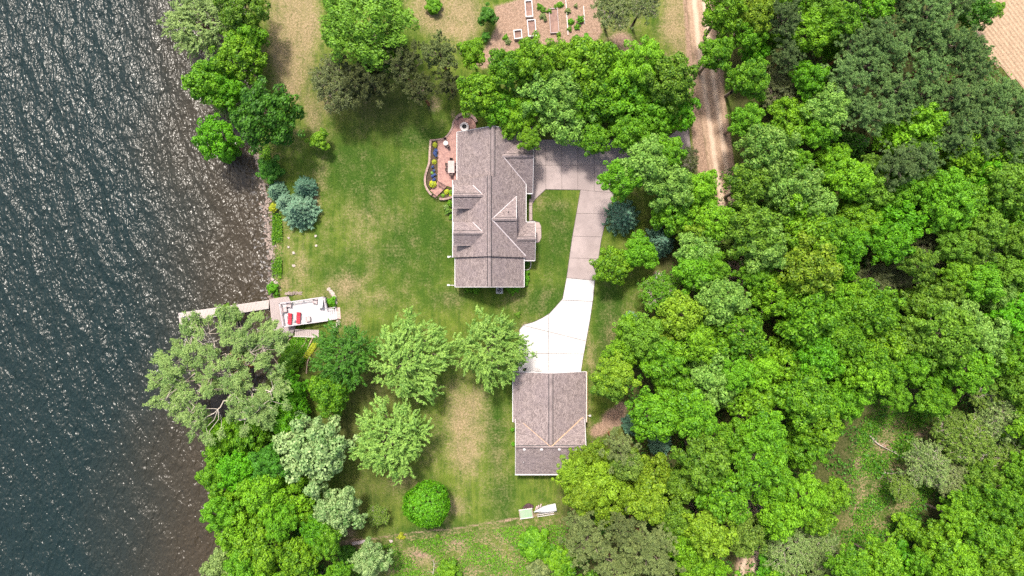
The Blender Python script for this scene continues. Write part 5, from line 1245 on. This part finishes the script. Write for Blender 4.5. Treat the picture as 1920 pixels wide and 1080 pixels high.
# --- trees outside the woods, each with its own words
T = [
 (372,42,66,'w','grey','soft grey green willow leaning over the lake at the top left',11), (458,22,48,'b','mid','mid green tree behind the lakeside willow at the top edge'),
 (462,70,36,'b','green','fresh green tree by the dry grass, second down the upper shore'), (444,110,46,'b','lime','lime green tree over the water below the willow'),
 (397,154,46,'b','green','green tree leaning furthest over the water in the upper shore row'), (500,222,64,'b','dark','large dark green oak at the lower end of the upper shore row',13),
 (438,195,36,'o','grey','thin tree with bare grey twigs left of the dark oak'), (404,256,42,'b','vivid','straggly green tree hanging over the water left of the dark oak'), (425,165,34,'b','vivid','small vivid green crown between the oak and the leaning tree'),
 (425,285,24,'s','vivid','low green bush over the waterline left of the dark oak',4), (597,262,20,'s','lime','small lime green bush alone on the lawn right of the dark oak',4), (505,318,24,'s','dark','dark bush at the waterline above the blue spruces',3.5),
 (683,38,94,'B','mid','large round bright green tree at the top of the photo',15),
 (628,152,54,'o','opine','leftmost brownish pine below the large round green tree',10), (690,148,56,'p','opine','brownish pine with pink bark showing, second from the left',11), (755,122,60,'p','opine','tall dull olive pine right of the large round tree',12),
 (826,96,44,'p','gpine','dull pine nearest the garden, tilted over dry grass',11), (842,150,34,'p','opine','lowest dull pine beside the maples above the fire pit',9), (790,165,36,'p','opine','shaded pine between the olive pines above the lawn',11),
 (812,10,17,'s','green','small green bush in dry grass right of the round tree',2), (914,28,19,'s','dark','dark upright bush left of the garden soil',4), (911,68,8,'s','dark','tiny dark bush below the upright bush',1.6),
 (888,98,27,'b','lime','small lime crown standing apart left of the garden',9), (900,168,46,'b','lime','lime green maple above the fire pit',12), (950,125,36,'b','green','darker green maple with trunk showing left of the raised beds',13),
 (1005,112,46,'b','lime','yellow lime maple just below the raised beds',13), (1012,165,52,'b','pale','pale maple in the middle of the row above the house',11), (1065,212,58,'b','pale','broad pale maple overhanging the driveway top edge',9.5),
 (958,225,34,'b','lime','lime maple branch hanging over the north roof end',8.5), (1108,118,56,'b','lime','bright maple right of the raised beds below the garden soil',13), (1165,170,62,'b','green','large bright green maple above the driveway middle',10),
 (1205,120,44,'b','lime','lime maple crown at the upper right of the house row',13), (1255,150,52,'b','mid','mid green maple just left of the dirt road',14), (1264,205,42,'b','vivid','vivid green maple where the driveway meets the dirt road',9),
 (1345,98,34,'b','green','green crown arching across the dirt road',12), (1117,262,30,'b','green','small green crown over the driveway below the row',8), (1180,245,36,'b','green','green crown over the driveway right of the small one',10), (1225,228,34,'b','green','green crown low at the driveway end of the row',9),
 (990,258,22,'b','lime','small lime crown touching the roof above the garage wing',9),
 (992,98,24,'b','lime','lime tree top poking up between the raised beds',10), (1060,108,38,'b','lime','lime tree just under the wooden raised bed',11), (1112,186,50,'b','green','green tree filling the centre of the row above the driveway',10.5),
 (1218,192,50,'b','green','green tree between the driveway end and the middle of the row',10), (1060,158,44,'b','pale','pale tree behind the broad pale maple',11), (932,190,36,'b','green','green tree between the fire pit maple and the dark trunk',10),
 (975,208,40,'b','lime','lime tree above the north roof ridge',9), (1150,140,42,'b','lime','lime tree behind the large bright green maple',11),
 (1150,12,42,'o','gpine','grey feathery tree with bare white branch at the top edge',11), (1205,5,34,'o','gpine','grey green tree cut by the top edge left of the road',11), (1083,82,14,'s','dark','dark bush at the lower end of the garden edging',1.4),(1100,72,9,'s','vivid','small bright bush beside the dark garden bush',1.2),
 (1088,36,7,'s','vivid','small bright plant by the short garden edging board',.8),
 (514,356,20,'d','blue','small blue spruce nearest the lake',4.5), (566,349,24,'d','teal','dark green spruce behind the blue spruces',5), (553,392,35,'d','blue','largest blue spruce by the lake lawn',6.5), (530,378,20,'d','blue','blue spruce wedged between the two others by the lake',5.5),
 (512,389,9,'s','gold','small golden yellow bush between spruces and lake',1.5), (621.5,566,10,'s','vivid','clipped green bush between the upper deck and the stepping stones',1.1), (511,540,11,'s','vivid','small green bush at the lake edge above the dock',1.5),
 (428,592,24,'b','mid','leafy branch top standing over the middle of the dock',6),
 (423,701,127,'G','ash','huge old open crowned tree with bare branches over the lake below the dock',15),
 (642,668,60,'w','dark','dark green tree right of the yellow hosta row',10), (618,738,40,'b','green','green tree below the dark one beside the big open tree',8), (541,745,42,'b','vivid','vivid green undergrowth tree right of the big open tree',6), (540,682,24,'s','green','low green bush under the edge of the big open tree',3),
 (770,672,76,'w','willow','pale feathery maple on the lawn, left of a matching pair',11), (922,656,70,'w','willow','pale feathery maple touching the garage, right of the pair',11), (730,828,72,'w','willow','pale yellowish feathery maple alone below the pair',11),
 (585,845,70,'b','silver','silvery white leaved tree left of the yellowish feathery maple',12), (627,958,48,'b','silver','smaller silvery tree below the large silvery one',10), (691,1052,36,'b','silver','silvery tree at the bottom edge below the plank bench',8),
 (708,968,22,'o','olive','spindly half bare sapling left of the round tree',3.5), (800,948,44,'r','vivid','dense ball shaped green tree alone on the lower lawn',7.2), (752,1006,7,'s','gold','tiny bright plant on the meadow path below the round tree',.6),
 (820,1005,4,'s','lime','tiny lime plant at the meadow edge under the round tree',.5),
 (1003,1020,33,'s','green','green bush in the meadow below the green mesh frame',3.5), (1056,1054,38,'s','lime','lime bush in the meadow below the boat',4), (841,1068,20,'s','lime','lime bush cut by the bottom edge in the meadow',2), (1012,1068,26,'s','gpine','grey bush between the meadow bushes at the bottom edge',2),
 (1172,402,38,'f','teal','star shaped teal spruce beside the driveway bend',7.5), (1242,452,32,'f','teal','dark spruce shaded by the woods right of the lone tree',8), (1146,497,38,'b','lime','lime green tree overhanging the driveway edge',8), (1197,473,33,'b','green','green crown joined to the tree overhanging the driveway',8),
 (1184,598,14,'d','blue','small pale blue spruce poking out at the woods edge',4), (1192,800,24,'d','teal','teal spruce at the woods edge right of the garage',6), (1242,838,22,'d','teal','dark teal spruce deeper in the woods right of the garage',6),
 (971,590,6,'s','mid','tiny plant where the white driveway begins to curve',.5),
 (879,541,9,'s','green','left low bush under the south gable of the house',.9), (893,543,8,'s','green','second low bush under the south gable',.8), (958,543,9,'s','green','low bush right of the heat pump',.9), (968,542,7,'s','vivid','small bush at the south east house corner',.8),
 (986,522,7,'s','vivid','small bush beside the east wall of the south wing',.8), (987,512,6,'s','vivid','tiny bush above the one by the east wall',.7), (984,532,6,'s','vivid','tiny bush below the one by the east wall',.7), (987,494,6,'s','dark','dark bush in the curved edging by the porch',.9),
 (840,395,7,'s','pale','pale rose bush at the west wall by the upper dormer',.9), (836,388,5,'s','grey','grey little bush beside the rose bush at the west wall',.7), (844,381,6,'s','green','green little bush right below the patio wall',.7), (846,407,5,'s','green','lowest green bush at the west wall',.6),
 (961,806,4,'s','vivid','small bush at the left garage wall, upper',.6),(962,833,4,'s','vivid','small bush at the left garage wall, lower',.6),
]
for t in T: plant(t[0], t[1], t[2], t[3], t[4], t[5], t[6] if len(t) > 6 else None)
# patio bed and bank hostas
for px, py, r, hue, lb in ((816,272,7,'gold','golden hosta at the upper end of the patio bed'),(814.5,304,6.5,'gold','golden hosta in the middle of the patio bed'),(810.5,325,4,'pale','pale hosta between blue flowers and the biggest hosta'),(812,346,10.5,'gold','biggest golden hosta by the lower patio steps'),
        (838,360,7,'gold','golden hosta in the small bed by the steps'),(846,361,7,'lime','lime hosta against the house in the small bed'),(831,367,5,'lime','lime hosta at the tip of the small bed'),(845,367,4,'gold','small golden hosta low in the small bed')):
    plant(px, py, r, 'h', hue, lb, group='hostas round the patio').location.z = .3
for i in range(15):
    t_ = i/14; px = 594-20*t_+(-3 if i % 2 else 3); py = 640+30*t_
    plant(px, py, 4.6, 'h', 'gold', 'yellow hosta in the dense row below the bank stairs', group='yellow hostas in the bank row')
for i in range(26):
    px, py = random.choice(((817,284),(816,290),(813,313),(814,318),(813,330),(815,336)))
    px += random.uniform(-3,3); py += random.uniform(-3,3)
    if i < 18: plant(px, py, 2.6, 's', 'flower', 'blue flowering clump between the golden hostas of the patio bed', .45, name='flower_clump', cat='flower', group='blue flowers in the patio bed').location.z = .28
for i, (px, py) in enumerate(((1012,12),(1018,18),(1042,12),(1030,20),(1065,20),(1070,40),(1080,10),(1022,36),(1018,30),(1068,54),(1082,50),(1050,8),(948,70),(952,78),(1048,64))):
    plant(px, py, random.uniform(3.5,6.5), 's', random.choice(['green','mid','gpine']), 'weedy green tuft growing from the bare garden soil', .5, name='weed_tuft', cat='weed', group='weeds in the garden soil')

# --- the woods
W = """1360 18 44 b lime|1412 24 40 b yellow|1399 62 34 b green|1470 34 44 p deep|1449 76 22 b green|1417 98 28 b vivid|1405 140 38 b green|1523 62 44 b lime|1556 86 28 b green|1580 32 38 b green|1546 8 30 b mid|1647 8 38 b green
1485 98 34 p deep|1523 150 34 b vivid|1467 168 46 o opine|1460 130 28 o gpine|1398 222 32 b green|1438 282 54 b pale|1481 228 44 b lime|1559 210 42 b pale|1541 246 34 b green|1608 270 40 f dark|1711 252 56 b lime|1738 222 38 b lime
1746 30 54 p pine|1637 62 46 p pine|1662 92 48 p pine|1596 92 40 p pine|1708 44 42 p pine|1756 76 48 p pine|1640 126 48 p pine|1594 150 48 p pine|1684 160 48 p pine|1744 132 46 p pine|1804 92 48 p pine|1826 96 38 p pine|1818 134 40 p pine|1637 212 48 p pine|1784 176 48 p pine|1826 186 44 p pine|1868 178 44 p pine|1914 196 46 p pine|1807 222 44 p pine|1858 232 44 p pine|1793 252 44 p pine|1902 246 44 p pine|1690 312 46 p deep|1728 300 40 p pine|1906 286 38 p pine|1594 195 36 p pine|1840 268 36 p pine|1690 200 36 p pine|1735 178 34 p pine
1821 20 38 b dark|1868 16 15 b lime|1790 10 36 p pine|1700 6 38 p pine|1600 0 30 p deep|1450 -4 34 b lime|1505 0 32 b green
1404 350 44 b mid|1452 342 40 b pale|1502 350 50 b pale|1490 306 38 b green|1569 306 36 b lime|1604 334 42 b lime|1558 326 32 b green|1645 316 34 b mid|1700 356 42 b green|1807 296 54 b lime|1852 280 36 b green|1807 332 46 b green|1786 360 42 b green|1914 300 34 b green|1893 342 46 b mid|1632 358 42 b mid|1745 352 34 b mid|1850 330 34 b vivid
1216 306 50 b pale|1172 338 40 b green|1252 286 36 b green|1262 350 46 b pale|1288 300 26 o opine|1308 350 38 b lime|1268 396 46 b green|1303 392 42 b lime|1308 432 42 b yellow|1306 470 40 b pale|1302 506 44 b green|1346 508 30 b green|1244 550 42 o green|1286 588 44 b yellow|1350 566 48 b pale
1180 616 30 b lime|1203 630 42 b mid|1250 628 44 b yellow|1300 642 44 b lime|1382 634 56 b green|1164 664 34 b lime|1240 680 46 b green|1158 702 40 b yellow|1340 702 54 b pale|1420 698 44 b lime|1477 678 48 b lime|1517 592 62 b green|1453 548 46 b lime|1517 508 56 b yellow|1417 424 52 b mid|1433 468 48 b pale|1517 438 54 b lime|1562 430 38 b green|1467 425 32 b mid|1404 400 36 b mid|1362 472 24 s olive|1412 520 32 b green|1493 384 46 b lime|1340 412 36 b lime|1572 490 42 b vivid|1548 642 46 b green|1533 676 42 b vivid|1590 640 40 b green
1150 722 34 b mid|1223 782 48 b green|1297 776 48 b green|1332 730 50 b pale|1417 748 48 b lime|1365 826 40 b green|1515 752 54 b green|1533 802 50 b lime|1438 812 44 b green|1505 842 44 b green|1417 864 50 b green|1325 864 52 b mid|1283 912 44 b mid|1364 926 54 b green|1452 898 40 b green|1265 740 44 b green|1380 700 34 b green
1216 896 50 b yellow|1130 898 54 b yellow|1138 942 44 b yellow|1216 946 44 b yellow|1122 850 28 b yellow|1163 842 42 p gpine|1080 860 17 b yellow|1066 886 32 b yellow|1086 930 34 b yellow|1180 870 32 b olive
1108 1020 56 p gpine|1212 1026 58 p gpine|1166 1000 44 p gpine|1080 985 34 p gpine|1150 1066 46 p gpine|1250 1072 40 p gpine|1286 1022 42 b lime|1302 1062 36 b lime|1332 990 48 b yellow|1396 1000 42 b olive|1342 1068 26 b lime|1270 975 32 b mid
1462 966 44 b lime|1505 940 42 b lime|1530 970 34 b lime|1560 930 32 b lime|1480 1036 48 o grey|1533 1032 40 o grey|1446 1064 26 s vivid|1440 1000 28 s green
1585 748 44 b green|1630 702 44 b lime|1674 694 34 b green|1752 702 42 b green|1815 696 42 b green|1689 744 26 b green|1755 752 34 b green|1857 730 42 o olive|1904 724 36 b mid|1893 788 50 o grey|1818 828 48 o olive|1786 800 36 o olive|1738 874 44 o grey|1790 902 34 o gpine|1694 912 28 o olive|1889 866 42 o olive|1850 790 30 o grey|1911 830 30 o olive
1826 948 44 b green|1893 942 40 b green|1796 976 34 b lime|1759 1014 42 b lime|1852 1006 44 b green|1902 1004 40 b lime|1796 1060 44 b lime|1872 1058 46 b lime|1704 992 28 s lime|1648 1054 42 b lime|1700 1060 34 s vivid|1740 1060 30 b green|1846 900 34 b mid|1910 890 30 b green|1600 1060 36 b green|1555 1075 30 o grey
1688 412 50 b vivid|1668 456 40 b vivid|1604 398 40 b lime|1620 422 34 b lime|1528 384 38 b pale|1594 462 36 b vivid|1774 396 46 b green|1816 384 42 b green|1816 420 38 b green|1862 386 38 b green|1903 402 38 b green|1740 376 34 b mid|1758 466 48 o opine|1642 534 40 o opine|1793 452 34 b mid|1797 508 30 b lime|1834 456 40 b mid|1872 480 42 o grey|1896 512 42 b mid|1860 430 34 b mid|1905 452 34 b mid|1690 510 34 o opine|1720 495 34 b mid
1610 566 42 b lime|1643 588 48 b green|1733 576 48 b mid|1800 592 46 b pale|1840 536 42 b green|1872 562 40 b pale|1767 630 56 b mid|1842 630 50 b pale|1658 644 52 b lime|1634 676 40 b green|1526 536 38 b lime|1903 598 44 b vivid|1815 672 36 b green|1905 660 40 b green|1700 640 40 b mid|1575 560 36 b green|1872 610 34 b lime|1780 545 32 b mid|1590 600 34 b green|1870 680 36 b lime|1720 680 34 b green|1585 690 36 b vivid
416 816 38 b lime|472 814 44 b green|411 854 34 b green|449 876 42 b vivid|402 892 30 b green|433 914 42 b lime|497 926 46 b lime|416 960 36 b green|552 946 42 b lime|449 998 48 b lime|497 1032 48 b lime|566 1046 40 b lime|414 1060 34 b grey|612 1014 34 b green|533 790 36 b vivid|635 1074 24 b green|500 870 34 b dark|590 1000 30 b vivid|460 1060 40 b green|530 980 34 b green|540 905 28 b green|650 1040 18 s dark"""
for row in W.replace('\n', '|').split('|'):
    a = row.split(); px, py, r = float(a[0]), float(a[1]), float(a[2]); hh = None
    if a[3] == 'b' and px < 660: hh = 6.0+r*S*1.0
    if a[3] == 'b' and r < 30: hh = 5.5+r*S
    grp = 'pines of the upper right stand' if (a[3] == 'p' and px > 1560) else 'trees of the shore wood' if px < 660 else 'trees of the big woods'
    plant(px, py, r*1.06, a[3], a[4], None, hh, group=grp)
# trees just outside the frame keep the woods going
i = 0
for px, py in [(1960,y) for y in range(20, 1120, 70)]+[(x,1130) for x in range(1080, 1960, 75)]+[(x,-45) for x in range(1380, 1820, 75)]+[(x,1125) for x in range(430, 660, 70)]:
    pn = px > 1560 and py < 280
    if px == 1960 and py < 200: continue
    plant(px+random.uniform(-10,10), py+random.uniform(-10,10), random.uniform(40,54), 'p' if pn else 'b', 'pine' if pn else random.choice(['green','lime','mid']), 'leafy tree beyond the frame at the edge of the woods' if not pn else 'pine beyond the frame edge', group='trees beyond the frame')

finish_labels()
# fallen branches
def branch(name, pts, r0, label, mat=BARKP, twigs=6):
    q = smooth([G(a, b, .25)[:3] for a, b in pts], 4); segs = []; n = len(q)
    for i in range(n-1): segs.append((q[i], q[i+1], r0*(1-i/n*.8), r0*(1-(i+1)/n*.8)))
    for i in range(twigs):
        k = random.randrange(1, n-1); a = np.array(q[k]); segs.append((a, a+np.array([random.uniform(-1,1), random.uniform(-1,1), random.uniform(0,.5)])*1.1, r0*.4, r0*.12))
    tv, tf = tubes(segs, 6); o = link(bpy.data.objects.new(name, np_mesh(name, tv, tf, mat))); tag(o, label, 'branch')
branch('fallen_branch', [(1628,815),(1645,832),(1670,845),(1700,862)], .16, 'long pale fallen branch in the upper part of the clearing')
branch('fallen_branch', [(1655,885),(1672,887),(1690,882)], .12, 'short pale fallen branch in the middle of the clearing')
branch('fallen_branch', [(1660,1000),(1680,1022),(1710,1045),(1750,1068)], .22, 'thick bare fallen branch at the bottom of the clearing', BARK, 12)
branch('fallen_branch', [(1755,985),(1775,1000),(1790,1020)], .14, 'grey fallen branch among lime trees by the clearing')
branch('fallen_branch', [(812,1075),(814,1060),(813,1048)], .08, 'thin bare stick in the meadow at the bottom edge')
branch('fallen_branch', [(1820,748),(1808,735),(1798,755)], .2, 'dark leaning dead trunk above the clearing', BARK, 3)

# ------------------------------------------------------------------ ground cover (nobody could count it)
def cover(name, polys_px, n, size, hue, label, hmax=.35, excl=None, asp=2.0, soft_=0):
    global rng; rng = np.random.default_rng(hash(name) % 1000 if False else len(name)*7+n)
    pts = []
    for poly, share in polys_px:
        q = PX(poly); xs = [a for a, _ in q]; ys = [b for _, b in q]; got = np.zeros((0, 2))
        while len(got) < n*share:
            p = np.stack([rng.uniform(min(xs), max(xs), n), rng.uniform(min(ys), max(ys), n)], 1)
            # clumpy: keep where a cheap wave field is high
            cl = np.sin(p[:,0]*.9+2*np.sin(p[:,1]*.45))+np.sin(p[:,1]*1.1+2*np.sin(p[:,0]*.37))+rng.normal(size=len(p))*.7
            ok = inpoly(p[:,0], p[:,1], q) & (cl > -.1)
            if excl is not None: ok &= ~inpoly(p[:,0], p[:,1], PX(excl))
            got = np.concatenate([got, p[ok]])
        pts.append(got[:int(n*share)])
    p = np.concatenate(pts); N = len(p); z = hgt(p[:,0], p[:,1])+rng.uniform(.04, hmax, N)
    pos = np.stack([p[:,0], p[:,1], z], 1); nr = unit(np.array([0, 0, 1.])+rng.normal(size=(N, 3))*.7)
    sz = size*rng.uniform(.5, 1.5, N); v, f, val = leaves(pos, nr, rdir(N), sz, sz/asp, rng.random(N))
    o = link(bpy.data.objects.new(name, np_mesh(name, v, f, LEAF[hue], val))); tag(o, label, kind='stuff')
meadow = [(655,1030),(860,1000),(1000,980),(1060,985),(1060,1090),(640,1090)]
clr = [(1640,720),(1700,740),(1760,790),(1780,880),(1720,960),(1690,1050),(1620,1090),(1560,1040),(1590,960),(1600,850)]
bank = [(508,400),(527,400),(530,440),(526,520),(520,560),(510,560),(505,500)]
cover('meadow_weeds', [(meadow, .45), (clr, .55)], 26000, .22, 'green', 'rough weeds of the meadow and the clearing', .4)
cover('meadow_grass', [(meadow, .45), (clr, .55)], 20000, .20, 'olive', 'taller pale grass of the meadow and the clearing', .4, asp=4)
cover('bank_weeds', [(bank, .7), ([(478,250),(500,250),(515,330),(500,345),(486,335)], .3)], 4200, .24, 'green', 'green weeds along the lake bank', .5)
cover('terrace_plants', [([(537,640),(548,634),(594,632),(575,672),(566,690),(545,672),(530,655)], 1.0)], 8000, .2, 'green', 'low green planting of the terraced bank', .35)
wood = [(1400,-60),(1400,300),(1330,330),(1255,380),(1240,560),(1160,640),(1150,700),(1190,770),(1180,820),(1090,880),(1060,960),(1060,1120),(1950,1120),(1950,200),(1810,60),(1830,-60)]
cover('undergrowth', [(wood, .85), ([(440,800),(540,780),(600,900),(620,1090),(425,1090),(425,900)], .15)], 60000, .38, 'dark', 'dark green undergrowth on the forest floor', .9)
